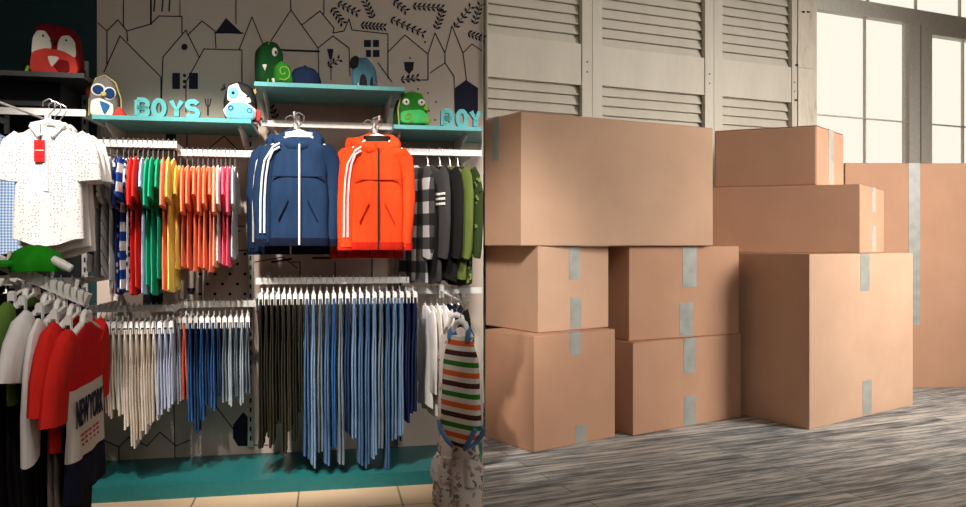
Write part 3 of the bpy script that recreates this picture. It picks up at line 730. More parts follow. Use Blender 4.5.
# ------------------------------------------------------------------ black and olive jackets on the right rail
def side_set(key, specs, cat, name, group, yaw, T, W, slv, hg):
    for i, (u, mk, lab, vb, hl) in enumerate(specs):
        pz = place(key, u); L = pz.z - (EYE - (vb - VH) * (pz.y - .15) / F)
        o = make_tee(name, lab, cat, pz, SA + math.radians(yaw), group, C[mk], L, W, T, slv, 50 + i * 7, long=True, e=2.3)
        if mk == 'charcoal' and i == 1:
            m = MB()
            for a in range(4):
                for b in range(3): m.box(-T * 1.25, -T * .6, -.182 + a * .020, -.169 + a * .020, -.205 - b * .022, -.195 - b * .022)
            m.build('sleeve_print', EYEW, o)
        hang('tee', pz, SA + math.radians(yaw), hl, hg)
side_set('black', [(412, 'plaid', 'black and grey plaid jacket beside the orange jackets', 283, 'white hanger of the plaid jacket'), (428, 'charcoal', 'charcoal jacket with a small white print', 283, 'white hanger of the charcoal jacket with print'),
                   (440, 'black', 'plain black jacket between the charcoal and olive ones', 280, 'white hanger of the plain black jacket'), (450, 'olive', 'olive green jacket right of the black ones', 278, 'white hanger of the olive jacket'),
                   (458, 'palm', 'dark green palm-print top at the right end of the rail', 285, 'white hanger of the palm-print top')], 'jacket', 'jacket', 'jackets on the right rail', 22, .017, .130, .36, 'hangers of the right-hand jackets')
side_set('white', [(425, 'white', 'white long-sleeved top, leftmost beside the jeans', 410, 'white hanger of the leftmost white long-sleeved top'), (431, 'offwhite', 'off-white long-sleeved top, second from the jeans', 418, 'white hanger of the off-white long-sleeved top'),
                   (437, 'white', 'white long-sleeved top, third from the jeans', 416, 'white hanger of the third white long-sleeved top'), (443, 'white', 'white long-sleeved top beside the navy ones', 404, 'white hanger of the white top beside navy'),
                   (451, 'navy', 'navy top right beside the white long-sleeved tops', 420, 'white hanger of the navy top beside white'), (458, 'black', 'black top behind the striped romper', 415, 'white hanger of the black top')],
         'top', 'long_sleeved_top', 'tops on the right lower rail', 8, .0095, .125, .30, 'hangers of the right lower tops')

# striped romper and floral dress on a face-out arm
pR = 0.98
t, z = faceout(441, 291, .305, pR + .03, 'white face-out arm holding the striped romper and floral dress')
cR = Vector((-.084, SHOP.P(464, 300, pR).y, z - .018))
rs = bands('green_brown_orange_stripes', [(.16, (52, 128, 44)), (.17, (226, 220, 212)), (.17, (78, 48, 44)), (.16, (226, 220, 212)), (.17, (226, 104, 52)), (.17, (226, 220, 212))], .115)
BLUETRIM = cloth('blue_cotton_trim', (92, 130, 176))
r = thing('romper', 'sleeveless striped romper in green, brown and orange with blue trim', 'romper', cR, SA + math.radians(-58))
m = MB(); m.loft([ring((0, 0, zz), a, b, 30, 2.6) for zz, a, b in [(-.115, .062, .012), (-.15, .070, .018), (-.19, .088, .022), (-.24, .095, .026), (-.32, .100, .028), (-.40, .104, .03), (-.455, .104, .03), (-.485, .085, .026), (-.515, .052, .02), (-.53, .035, .014)]]); m.build('body', rs, r, True, (.005, 18, 2))
for s in (-1, 1):
    m = MB(); m.tube([(s * .05, -.01, -.13), (s * .052, -.008, -.10), (s * .046, 0, -.085), (s * .050, .010, -.11), (s * .05, .010, -.14)], .011, 8); m.build('shoulder_strap', BLUETRIM, r, True)
    m = MB(); m.tube([(s * .104, -.02, -.445), (s * .088, -.026, -.478), (s * .058, -.022, -.512), (s * .036, -.014, -.532), (s * .058, .022, -.512), (s * .088, .026, -.478), (s * .104, .02, -.445)], .009, 8); m.build('leg_trim', BLUETRIM, r, True)
front_hanger('shirt_hanger', 'white hanger of the striped romper', cR, SA + math.radians(-58), .07)
cD = Vector((-.106, SHOP.P(464, 300, pR).y + .21, z - .012))
r = thing('dress', 'pale floral ruffled dress hanging low behind the striped romper', 'dress', cD, SA + math.radians(-45))
m = MB(); rings = []
for zz, a, b in [(-.10, .05, .02), (-.14, .075, .025), (-.2, .085, .03), (-.3, .08, .032), (-.40, .085, .036), (-.50, .090, .042), (-.56, .096, .05), (-.585, .075, .042), (-.60, .105, .06), (-.66, .10, .062), (-.72, .102, .066), (-.755, .10, .066)]:
    rg = ring((0, 0, zz), a, b, 40, 2.2)
    for p in rg: p.y += .008 * math.sin(p.x * 80 + zz * 8) * min(1, -zz * 1.5); p.z += .012 * math.sin(p.x * 70) * max(0, -zz - .4)
    rings.append(rg)
m.loft(rings); m.build('body', C['lace'], r, True, (.010, 22, 5))
m = MB(); rings = []
for zz, a, b in [(-.575, .098, .055), (-.60, .110, .066), (-.64, .114, .07), (-.665, .112, .068)]:
    rg = ring((0, 0, zz), a, b, 48, 2.2)
    for p in rg: p.y += .008 * math.sin(p.x * 120)
    rings.append(rg)
m.loft(rings); m.build('ruffle', C['lace'], r, True, (.008, 30, 6))
r.scale = (1.04, 1, 1.09)
front_hanger('shirt_hanger', 'white hanger of the floral dress', cD, SA + math.radians(-45), .06)

# ------------------------------------------------------------------ front garment rack on the left
AY = 2.25; A = at(88, 300, AY)
def armz(x): return A.z + (A.x - x) * .43
r = thing('garment_rack', 'white waterfall display arm with pegs reaching in from the left edge', 'garment rack', (A.x - .50, AY, 0))
m = MB(); L = Vector((-.50, 0, .50 * .43)); ang = math.atan2(.43, 1)
m.box(-.50 / math.cos(ang), 0, -.013, .013, -.017, .017, Matrix.Translation((.50, 0, A.z)) @ Matrix.Rotation(ang, 4, 'Y')); m.build('arm', WHITE, r)
for q in (.035, .105, .165, .225, .30):
    m = MB(); m.tube([(.5 - q, 0, armz(A.x - q) + .01), (.5 - q + .006, 0, armz(A.x - q) + .042)], .0055, 8); m.build('peg', HANGW, r, True)
m = MB(); m.box(-.02, .02, -.02, .02, .02, A.z + .25); m.build('post', WHITE, r)
m = MB(); m.box(-.25, .25, -.03, .03, 0, .02); m.box(-.03, .03, -.25, .25, 0, .02); m.build('base', WHITE, r)
def on_arm(x): return Vector((x, AY, armz(x)))
k = NT('red_white_navy_panels', 0.92, 0.12); o_ = k.xyz()
a1 = k.mix(k.math('LESS_THAN', o_[2], -.235), lin((212, 26, 30)), lin((216, 208, 200)))
k.color(k.mix(k.math('LESS_THAN', o_[2], -.425), a1, lin((24, 26, 46)))); k.bump(k.noise(28, k.coord((1, 1, .35)), 3), .3, .01); PANEL = k.m
y6 = math.radians(11)
def rack_tee(x, lab, mat, L, hl, seed, long=False, slv=.15, W=.155):
    p = on_arm(x); o = make_tee('tee_shirt' if not long else 'long_sleeved_top', lab, 'tee shirt' if not long else 'top', p, y6, None, mat, L, W, .013, slv, seed, e=3.0, long=long, st=2.0 if not long else 1.3, sx=-.004)
    g = thing('shirt_hanger', hl, 'hanger', p, y6, 'thick white hangers on the waterfall arm'); q = []; tee_hanger_mb(q, .12, .009)
    q[0].build('hook', WIRE, g, True); q[1].tube([(0, -.03, -.07), (0, -.02, -.045), (0, 0, -.036), (0, .02, -.045), (0, .03, -.07)], .008, 8); q[1].build('shoulder_bar', HANGW, g, True)
    return o
RED2 = rack_tee(A.x - .008, 'red tee shirt with lettered white band and navy hem, nearest the arm end', PANEL, .53, 'thick white hanger of the lettered red tee shirt', 71, False, .21)
for ch in RED2.children:
    if ch.name.startswith('sleeve') or ch.name.startswith('neckband'):
        ch.data.materials.clear(); ch.data.materials.append(C['red'])
for s, sz, yy, zz in (('NEW', .075, -.085, -.335), ('YORK', .075, .045, -.335)):
    o = text_mesh(s, sz, .002, INK, .0012, 'printed_lettering', RED2); o.rotation_euler = (PI / 2, 0, PI / 2); o.location = (.0175, yy, zz); o.scale = (.66, 1.35, 1)
REDT = plain('red_print', (196, 40, 48), .8)
m = MB()
for i in range(3):
    for j in range(5): m.box(.0165, .0185, -.10 + j * .036 + i * .006, -.075 + j * .036, -.365 - i * .014, -.360 - i * .014)
m.build('printed_script', REDT, RED2)
rack_tee(A.x - .045, 'plain red tee shirt behind the lettered one on the waterfall arm', C['red'], .42, 'thick white hanger of the plain red tee shirt', 72, False, .20)
rack_tee(A.x - .082, 'white long-sleeved top behind the red tee shirts', C['white'], .36, 'thick white hanger of the white long-sleeved top', 73, True, .26)
rack_tee(A.x - .118, 'white short-sleeved top beside the green one on the waterfall arm', C['white'], .36, 'thick white hanger of the white short-sleeved top', 74)
rack_tee(A.x - .168, 'moss green tee shirt at the left edge on the waterfall arm', C['moss'], .33, 'thick white hanger of the moss green tee shirt', 75)
for dx, mk, lab, sd in ((.026, 'black', 'black trousers hung between the two red tee shirts', 1), (.064, 'leggings', 'grey-brown leggings hung below the plain red tee shirt', 2), (.104, 'black', 'black trousers hung between the two white tops', 3),
                        (.150, 'black', 'black trousers hung beside the white short-sleeved top', 4), (.178, 'black', 'black trousers hung next to the green tee shirt', 5), (.228, 'black', 'black trousers hung at the left edge behind green', 6)):
    p = on_arm(A.x - dx); make_trousers('trousers', lab, p, y6, None, C[mk], .80, .0065, 90 + sd, None, 'trousers', 1.2, 0.0)
    g = dup(HG['clip'], p, y6, 'white clip hanger of the ' + lab.replace('trousers hung ', 'trousers ').replace('leggings hung ', 'leggings ').replace('the plain ', '').replace(' the two', ' two').replace('short-sleeved ', ''), 'clip hangers on the waterfall arm')

# green cap lying over the arm
GREEN = cloth('bright_green_cotton', (34, 140, 26)); 
cx = A.x - .145; r = thing('cap', 'bright green cap lying on the white waterfall arm', 'cap', (cx, AY, armz(cx) + .022), math.radians(8))
m = MB(); m.loft([[Vector((a * math.cos(2 * PI * i / 28), a * .9 * math.sin(2 * PI * i / 28), z)) for i in range(28)] for a, z in ((.070, -.004), (.074, .01), (.070, .03), (.055, .052), (.032, .066), (.008, .071))]); m.build('crown', GREEN, r, True, (.004, 24, 3))
m = MB(); m.loft([ring((-.085, -.02, .012), .060, .055, 24), ring((-.088, -.02, .020), .066, .058, 24), ring((-.084, -.02, .028), .055, .05, 24)]); m.build('brim', GREEN, r, True, (.004, 20, 4))
m = MB(); m.tube([(.055, -.03, .03), (.082, -.035, .016), (.105, -.035, .004)], [.012, .013, .011], 10); m.build('strap', HANGW, r, True)

# ------------------------------------------------------------------ things on the shelves
class Px:
    """photo pixels around (u0, v0) to metres in the plane facing the viewer, at protrusion p"""
    def __init__(s, u0, v0, p): s.u = u0; s.v = v0; s.k = SHOP.P(u0, v0, p).y / F
    def __call__(s, u, v): return ((u - s.u) * s.k, (s.v - v) * s.k)
    def ell(s, u, v, a, b, n=20, e=2.0): x, z = s(u, v); return ell(x, z, a * s.k, b * s.k, n, e)
    def poly(s, pts): return [s(*p) for p in pts]
def on_shelf(u, p, shelf): t, _ = SHOP.at(u, 100, p); return SHOP.W(t, p, shelf[2])
def smooth_poly(pts, n=3):
    n += 1
    for it in range(n):
        q = []; w = .86 if it == 0 else .75
        for a, b in zip(pts, pts[1:] + pts[:1]): q += [(a[0] * w + b[0] * (1 - w), a[1] * w + b[1] * (1 - w)), (a[0] * (1 - w) + b[0] * w, a[1] * (1 - w) + b[1] * w)]
        pts = q
    return pts
def FB(n, c): return cloth(n, c, .10)
F_ = {'dred': FB('dark_red_felt', (112, 20, 24)), 'coral': FB('coral_felt', (190, 62, 54)), 'grey': FB('grey_felt', (100, 96, 92)), 'blue': FB('ocean_blue_felt', (40, 90, 140)), 'dblue': FB('deep_blue_felt', (24, 52, 92)),
      'lblue': FB('light_blue_felt', (108, 168, 206)), 'green': FB('leaf_green_felt', (40, 112, 36)), 'dgreen': FB('forest_green_felt', (22, 66, 30)), 'lime': FB('lime_felt', (120, 160, 56)), 'mint': FB('mint_green_felt', (70, 178, 96)),
      'tb': FB('dusty_blue_felt', (84, 126, 142)), 'yel': FB('pale_yellow_piping', (170, 162, 104)), 'ntwill': FB('navy_twill', (24, 36, 62))}
def part(name, mat, root, fn):
    m = MB(); fn(m); return m.build(name, mat, root, True)
# red owl
p = .30; q = Px(58, 70, p); r = thing('owl_backpack', 'red owl-shaped backpack on the black shelf in the dark bay', 'backpack', on_shelf(58, p, SD), SA + .02)
part('body', F_['dred'], r, lambda m: m.dome(smooth_poly(q.poly([(34, 69.5), (40, 26), (48, 24), (70, 26), (77, 32), (82, 69.5)]), 2), 0, .05, .05))
for u, v, pl_ in ((47.5, 36, [(38, 54), (39, 38), (43, 31), (50, 31), (55, 38), (56, 46), (52, 52)]), (67.5, 39, [(60, 50), (61, 41), (64, 35), (71, 34), (76, 40), (77, 54), (68, 54)])):
    e_ = part('eye_patch', EYEW, r, lambda m: m.dome(smooth_poly(q.poly(pl_), 2), -.046, .007)); part('pupil', BLACK, e_, lambda m: m.dome(q.ell(u + 1, v, 1.0, 1.1, 12), -.051, .004))
part('belly', F_['coral'], r, lambda m: m.dome(smooth_poly(q.poly([(36, 69), (38, 50), (50, 46), (66, 48), (77, 54), (80, 69)]), 2), -.044, .014))
part('beak', BLACK, r, lambda m: m.dome(smooth_poly(q.poly([(54, 39), (61, 40), (58, 45)]), 1), -.05, .012))
part('bird_patch', F_['dred'], r, lambda m: m.dome(smooth_poly(q.poly([(57, 62), (63, 56), (71, 57), (72, 66), (64, 69)]), 2), -.056, .006))
part('wing_patch', EYEW, r, lambda m: m.dome(smooth_poly(q.poly([(52, 53), (64, 54), (56, 64)]), 1), -.0555, .004))
part('tassel', F_['lime'], r, lambda m: m.tube([(q(34, 62)[0], -.02, q(0, 62)[1]), (q(32, 69)[0], -.03, .004)], .008))
# penguin with goggles
p = .30; q = Px(105, 114, p); r = thing('penguin_backpack', 'grey penguin-like backpack with blue goggle eyes on the left teal shelf', 'backpack', on_shelf(106, p, SL), SA + .05)
part('body', F_['grey'], r, lambda m: m.dome(smooth_poly(q.poly([(91, 113.5), (92, 90), (98, 78), (108, 77), (116, 86), (119, 113.5)]), 2), 0, .05, .05))
part('goggle_rim', EYEW, r, lambda m: (m.dome(q.ell(100.5, 90, 6.5, 5.6), -.045, .008), m.dome(q.ell(110, 93, 6, 6), -.045, .008)))
part('goggle_lens', F_['dblue'], r, lambda m: (m.dome(q.ell(100.5, 90, 5, 4.2), -.050, .007), m.dome(q.ell(110.5, 93, 4.6, 4.8), -.050, .007)))
part('beak', F_['yel'], r, lambda m: m.dome(q.ell(105.5, 94, 2.6, 2.2), -.052, .012))
part('belly', EYEW, r, lambda m: m.dome(smooth_poly(q.poly([(93, 113), (94, 99), (102, 97), (114, 102), (114, 113)]), 2), -.046, .009))
part('belly_patch', F_['blue'], r, lambda m: m.dome(smooth_poly(q.poly([(101, 99), (112, 103), (106, 113)]), 2), -.053, .005))
part('fin', F_['coral'], r, lambda m: m.dome(smooth_poly(q.poly([(112, 113), (119, 103), (126, 113)]), 1), -.035, .03, .01))
part('ear', F_['coral'], r, lambda m: m.dome(q.ell(90, 91, 2, 4), 0, .02, .02))
part('piping', F_['yel'], r, lambda m: m.tube([(q(u, v)[0], -.018, q(u, v)[1]) for u, v in ((91, 112), (91.5, 92), (97, 79), (105, 76), (114, 82), (119, 96), (119.5, 112))], .0028))
# cow
q = Px(240, 120, p); r = thing('cow_backpack', 'black and white cow-like backpack with pale blue muzzle', 'backpack', on_shelf(240, p, SL), SA)
part('body', BLACK, r, lambda m: m.dome(smooth_poly(q.poly([(226, 119.5), (225, 100), (230, 84), (240, 81), (252, 86), (256, 100), (255, 119.5)]), 2), 0, .05, .05))
part('face_patch', EYEW, r, lambda m: m.dome(smooth_poly(q.poly([(229, 101), (230, 87), (239, 83), (242, 91), (250, 97), (252, 102), (240, 104)]), 2), -.045, .009))
part('eye_patch', F_['lblue'], r, lambda m: m.dome(q.ell(235, 93.5, 5, 5.5), -.052, .005))
part('pupil', BLACK, r, lambda m: m.dome(q.ell(235, 93.5, 1.5, 1.5, 12), -.056, .004)); part('pupil', BLACK, r, lambda m: m.dome(q.ell(248, 96.5, 1.2, 1.2, 12), -.051, .004))
part('muzzle_rim', EYEW, r, lambda m: m.dome(smooth_poly(q.poly([(225, 110), (232, 101), (246, 101), (256, 108), (255, 119), (230, 119)]), 2), -.045, .010))
part('muzzle', F_['lblue'], r, lambda m: m.dome(smooth_poly(q.poly([(227, 111), (233, 102), (246, 102), (255, 109), (254, 118.5), (231, 118.5)]), 2), -.050, .012))
part('nostril', F_['blue'], r, lambda m: (m.tube([(q(233 + 2 * math.cos(t), 108 + 2 * math.sin(t))[0], -.063, q(233 + 2 * math.cos(t), 108 + 2 * math.sin(t))[1]) for t in [i * PI / 6 for i in range(13)]], .0022, 6), m.tube([(q(250 + 2 * math.cos(t), 110 + 2 * math.sin(t))[0], -.061, q(250 + 2 * math.cos(t), 110 + 2 * math.sin(t))[1]) for t in [i * PI / 6 for i in range(13)]], .0022, 6)))
part('ear', BLACK, r, lambda m: m.dome(smooth_poly(q.poly([(227, 88), (222, 90), (226, 82)]), 1), 0, .015, .015))
part('horn', F_['yel'], r, lambda m: m.dome(smooth_poly(q.poly([(252, 88), (258, 85), (254, 94)]), 1), 0, .012, .012))
part('tag', F_['coral'], r, lambda m: m.dome(smooth_poly(q.poly([(254, 107), (260, 109), (259, 119.5), (255, 118)]), 1), -.03, .008, .008))
# crocodile
q = Px(270, 82, p); r = thing('crocodile_backpack', 'tall green crocodile-like backpack at the left of the highest shelf', 'backpack', on_shelf(270, p, SM), SA + .35)
part('body', F_['dgreen'], r, lambda m: m.dome(smooth_poly(q.poly([(257, 81.5), (257, 50), (264, 43), (274, 43), (281, 52), (280, 81.5)]), 2), 0, .055, .05))
part('snout', F_['green'], r, lambda m: m.dome(smooth_poly(q.poly([(270, 81), (270, 66), (276, 60), (284, 64), (288, 80), (284, 81.5)]), 2), -.035, .06))
part('snout_spiral', F_['lime'], r, lambda m: m.tube([(q(277 + (1 + .55 * i) * math.cos(i * .7), 71 + (1 + .55 * i) * math.sin(i * .7))[0], -.094, q(0, 71 + (1 + .55 * i) * math.sin(i * .7))[1]) for i in range(13)], .003, 6))
part('eye', EYEW, r, lambda m: m.dome(q.ell(271, 53, 2.6, 4), -.05, .012)); part('pupil', BLACK, r, lambda m: m.dome(q.ell(271.5, 53.5, 1.1, 1.8, 12), -.060, .005))
part('tooth', EYEW, r, lambda m: m.dome(smooth_poly(q.poly([(268, 76), (273, 76), (270, 81.5)]), 1), -.05, .012)); part('tooth', EYEW, r, lambda m: m.dome(smooth_poly(q.poly([(259, 65), (264, 64), (262, 71)]), 1), -.05, .008))
part('piping', F_['lime'], r, lambda m: m.tube([(q(u, v)[0], -.048, q(0, v)[1]) for u, v in ((266, 45), (265, 55), (266, 66), (265, 81))], .0035, 6))
# navy cap on the shelf
for o in list(COL.objects):
    if o.name.endswith('_backpack'): o.scale = (1.05, 1, 1.04 if o.name.startswith('cow') else 1.13)
cp = on_shelf(305, .28, SM); kk = cp.y / F
r = thing('cap', 'dark navy cap resting on the highest teal shelf', 'cap', cp, SA + .2)
m = MB(); m.loft([[Vector((a * kk * math.cos(2 * PI * i / 28), a * kk * .95 * math.sin(2 * PI * i / 28), z * kk)) for i in range(28)] for a, z in ((15, 0), (16, 4), (15.8, 9), (14, 15), (10.5, 19.5), (5, 22), (.6, 22.8))]); m.build('crown', F_['ntwill'], r, True)
m = MB(); m.loft([ring((13 * kk, -4 * kk, 0), 13 * kk, 12 * kk, 24), ring((13.5 * kk, -4 * kk, .006), 13.5 * kk, 12 * kk, 24), ring((11 * kk, -4 * kk, .014), 11 * kk, 10 * kk, 24)]); m.build('brim', F_['ntwill'], r, True)
m = MB(); m.ball((0, 0, 23 * kk), .008, .008, .005); m.build('button', F_['ntwill'], r, True)
# dusty blue elephant-like bag
q = Px(364, 85, p); r = thing('elephant_backpack', 'dusty blue elephant-like backpack under the painted window', 'backpack', on_shelf(364, p, SM), SA - .2)
part('body', F_['tb'], r, lambda m: m.dome(smooth_poly(q.poly([(353, 84.5), (353, 62), (358, 56), (368, 56), (375, 64), (377, 84.5)]), 2), 0, .05, .055))
part('ear', BLACK, r, lambda m: m.dome(smooth_poly(q.poly([(352, 66), (353, 58), (358, 55), (361, 57), (360, 65), (356, 67)]), 2), -.042, .02))
part('leg_gap', BLACK, r, lambda m: (m.dome(smooth_poly(q.poly([(361, 84), (362, 74), (365, 71), (368, 75), (369, 84)]), 2), -.046, .007), m.dome(smooth_poly(q.poly([(371, 84), (372, 75), (374, 74), (374, 84)]), 1), -.044, .006)))
part('tusk', EYEW, r, lambda m: m.dome(smooth_poly(q.poly([(359.5, 84), (360, 79), (362, 84)]), 1), -.05, .008))
part('tag', F_['coral'], r, lambda m: m.dome(smooth_poly(q.poly([(375, 84), (375, 77), (378, 80), (378, 84)]), 1), -.02, .008, .008))
# green frog-like bag
q = Px(413, 126, p); r = thing('frog_backpack', 'bright green backpack with round white eyes at the end of the right shelf', 'backpack', on_shelf(413, p + .04, SR), SA)
part('body', F_['green'], r, lambda m: m.dome(smooth_poly(q.poly([(400, 125.5), (399, 108), (402, 94), (412, 92), (421, 94), (425, 106), (426, 125.5)]), 2), 0, .05, .055))
part('back_panel', F_['dgreen'], r, lambda m: m.dome(smooth_poly(q.poly([(395, 125.5), (395, 108), (399, 97), (404, 100), (404, 125.5)]), 2), .05, .02, .03))
part('muzzle', F_['mint'], r, lambda m: m.dome(smooth_poly(q.poly([(400, 124), (400, 113), (407, 111), (420, 110), (426, 115), (425, 124)]), 2), -.044, .02))
for u in (405.3, 419.7):
    e_ = part('eye', EYEW, r, lambda m: m.dome(q.ell(u, 103.3, 3.3, 3.3), -.046, .012)); part('pupil', BLACK, e_, lambda m: m.dome(q.ell(u + .3, 103.3, 1.1, 1.1, 12), -.057, .004))
part('muzzle_spiral', F_['lime'], r, lambda m: (m.tube([(q(407 + (.8 + .38 * i) * math.cos(i * .7), 118 + (.8 + .38 * i) * math.sin(i * .7))[0], -.064, q(0, 118 + (.8 + .38 * i) * math.sin(i * .7))[1]) for i in range(13)], .0035, 6)))
part('cheek', F_['lime'], r, lambda m: m.dome(q.ell(424.5, 108.5, 2.6, 2.6), -.03, .02)); part('paw', F_['lime'], r, lambda m: m.dome(q.ell(425, 120, 3.5, 4), -.04, .02))
part('piping', F_['yel'], r, lambda m: m.tube([(q(u, v)[0], -.020, q(0, v)[1]) for u, v in ((399.5, 124), (398.5, 108), (402, 94), (412, 91.5), (421, 94), (425.5, 107), (426.5, 124))], .004))

def letter_mb(ch, w, h, d, t):
    m = MB()
    def arc(cx, cz, rx, rz, a0, a1, n=14): return [(cx + rx * math.cos(math.radians(a0 + (a1 - a0) * i / n)), cz + rz * math.sin(math.radians(a0 + (a1 - a0) * i / n))) for i in range(n + 1)]
    a = t / 2; L = {'B': [[(a, a), (a, h - a)], [(a, h - a), (w * .55, h - a)] + arc(w * .55, h * .75 - a * .5, w * .45 - a, h * .25 - a * .5, 90, -90) + [(a, h * .5)], [(a, h * .5), (w * .55, h * .5)] + arc(w * .55, h * .25 + a * .5, w * .45 - a, h * .25 - a * .5, 90, -90) + [(a, a)]],
                    'O': [arc(w / 2, h / 2, w / 2 - a, h / 2 - a, 0, 360, 28)], 'Y': [[(a, h - a), (w / 2, h * .45), (w - a, h - a)], [(w / 2, h * .45), (w / 2, a)]],
                    'S': [arc(w / 2, h * .75 - a * .5, w / 2 - a, h * .25 - a * .5, 20, 270) + arc(w / 2, h * .25 + a * .5, w / 2 - a, h * .25 - a * .5, 90, -160)]}[ch]
    for pl in L:
        rings = []
        for i, p in enumerate(pl):
            p0 = Vector(pl[max(0, i - 1)]); p1 = Vector(pl[min(len(pl) - 1, i + 1)]); 
            if ch == 'O' and i in (0, len(pl) - 1): dr = Vector((0, 1))
            else: dr = (p1 - p0).normalized()
            nr = Vector((-dr.y, dr.x)) * a; p = Vector(p)
            rings.append([(p.x + nr.x, -d / 2, p.y + nr.y), (p.x - nr.x, -d / 2, p.y - nr.y), (p.x - nr.x, d / 2, p.y - nr.y), (p.x + nr.x, d / 2, p.y + nr.y)])
        m.loft(rings)
    return m
for o in list(COL.objects):
    if o.name.startswith(('elephant_backpack', 'frog_backpack')): o.scale = (1.04, 1, 1.10 if o.name.startswith('eleph') else 1.02)
def shelf_letters(s, us, vt, vb, p, shelf, where, wpx):
    for ch, u in zip(s, us):
        b = on_shelf(u, p, shelf); k = b.y / F; hgt = (vb - vt) * k; w = wpx * k
        m = letter_mb(ch, w, hgt, .028, hgt * .23)
        for q_ in m.v: q_.x -= w / 2
        o = m.build('display_letter', LETTER, loc=b, rot=(0, 0, SA))
        tag(o, 'aqua block letter %s standing on %s' % (ch, where), 'letter', 'aqua letters on the shelves')
shelf_letters('BOYS', (143, 159.5, 177, 193), 97, 117, .36, SL, 'the left teal shelf', 14.5)
shelf_letters('BOY', (447, 461.5, 475), 107, 126, .36, SR, 'the right teal shelf', 13)

# ================================================================== BOX ROOM
GREYP = None
k = NT('grey_white_painted_wood', 0.6, 0.3); n_ = k.noise(4, k.coord((1, 1, .25)), 5, .6)
k.color(k.ramp(n_, [(0.25, lin((186, 178, 164))), (0.6, lin((202, 195, 181)))])); k.bump(n_, .15, .01); SHUT = k.m
k = NT('whitewashed_rough_wood', 0.85, 0.15); n_ = k.noise(9, k.coord((2, 2, .5)), 6, .65)
k.color(k.ramp(n_, [(0.2, lin((150, 138, 122))), (0.42, lin((206, 196, 180))), (0.8, lin((224, 215, 200)))])); k.bump(n_, .5, .02); WWASH = k.m
FRAME = plain('grey_window_paint', (208, 204, 196), .5)

def sR(u, p=0.0): return ROOM.at(u, 200, p)[0]
WZ = 3.25
# the back wall behind shutters, then round the window
sw0, sw1 = sR(812), sR(812) + 2.3
m = MB(); m.box(0.0, sw0, .05, .15, 0, 3.9); m.box(sw0, sw1, .05, .15, 0, .9); m.box(sw0, sw1, .05, .15, 3.75, 3.9); m.box(sw1, sw1 + 2.2, .05, .15, 0, 3.9)
struct(m.build('wall_room_back', PLASTER, loc=ROOM.W(0, 0, 0), rot=(0, 0, RA)))

def shutter(ua, ub, label, va, vb, last=False):
    a = sR(ua) if ua > 484 else .01; b = sR(ub); L = b - a; st = .165 if not last else .11; sl = .165 if ua > 484 else .02
    zt = ROOM.at((ua + ub) / 2, va, .03)[1]; zb = ROOM.at((ua + ub) / 2, vb, .03)[1]; z0, z1 = .02, 3.2
    r = thing('louvered_shutter', label, 'shutter', ROOM.W(a, 0, z0), RA, 'tall louvered shutters')
    for x0, x1 in ((0, sl * .5), (L - st * .5, L)):
        m = MB(); m.box(x0 + .002, x1 - .002, -.045, .0, 0, z1 - z0); m.build('stile', SHUT, r)
    for c, hgt in ((z1 - .06, .12), ((zt + zb) / 2, zt - zb), (1.05, .2), (z0 + .08, .16)):
        m = MB(); m.box(sl * .5, L - st * .5, -.038, .0, c - hgt / 2 - z0, c + hgt / 2 - z0); m.build('rail', SHUT, r)
    pit = .0655
    for lo, hi in ((zt, z1 - .12), (1.15, zb), (z0 + .16, .95)):
        m = MB(); n = int((hi - lo) / pit); pt = (hi - lo) / n
        for i in range(n):
            zc = lo + (i + .5) * pt - z0
            m.box(sl * .5 + .004, L - st * .5 - .004, -.036, .036, -.0045, .0045, Matrix.Translation((0, .002, zc)) @ Matrix.Rotation(math.radians(67), 4, 'X'))
        m.build('louver_panel', SHUT, r)
    m = MB()
    for zz in ((zt + zb) / 2 + .02, (zt + zb) / 2 - .05): m.tube([(L - st * .25, -.047, zz - z0), (L - st * .25, -.044, zz - z0)], .006, 8)
    m.build('screw_hole', BLACK, r)
    return r
shutter(483, 589, 'grey-white louvered shutter farthest left above the biggest box', 39, 81)
shutter(589, 710, 'grey-white louvered shutter in the middle of the three', 52, 90)
shutter(710, 793, 'grey-white louvered shutter beside the rough white post', 63, 99, True)
# rough white post
a, b = sR(793.5), sR(812)
m = MB(); m.box(a, b, -.05, .05, 0, 3.25); o = struct(m.build('trim_1', WWASH, loc=ROOM.W(0, 0, 0), rot=(0, 0, RA)))
m = MB()
for u, v in ((803, 12), (808, 12), (807, 47), (797, 65), (802, 65), (796, 100)):
    t, z = ROOM.at(u, v, .05); m.tube([(t - .012, -.051, z), (t + .012, -.052, z)], .007, 6)
m.build('nail', BLACK, o)
m = MB(); t, z = ROOM.at(808, 56, .05); m.box(t - .11, t + .055, -.058, -.048, z - .10, z + .09); m.build('patch_board', WWASH, o)

# window: lower sashes, transom bar, transom light above
def frame_box(m, u0, u1, z0, z1, p0=-.04, p1=.03, s0=None, s1=None):
    a = sR(u0) if s0 is None else s0; b = sR(u1) if s1 is None else s1; m.box(a, b, -p1, -p0, z0, z1)
zb1 = ROOM.at(860, 16.5, 0)[1]; zt1 = ROOM.at(860, 1.5, 0)[1]
win = bpy.data.objects.new('window_1', None); COL.objects.link(win); struct(win); win.location = ROOM.W(0, 0, 0); win.rotation_euler = (0, 0, RA)
g0, g1, g2 = sR(813.5), sR(906.5), sR(917.5)
m = MB(); m.box(g0 - .03, sw1, -.03, .045, zb1, zt1); m.box(g0 - .03, g0, -.03, .045, .9, 3.75); m.box(g1, g2 - .004, -.03, .045, .9, zb1); m.box(g2 + .004, sR(928.5), -.035, .045, .9, zb1 - .0)
m.box(g0 - .03, sw1, -.03, .045, .9, .98); m.box(g0 - .03, sw1, -.03, .045, 3.68, 3.75)
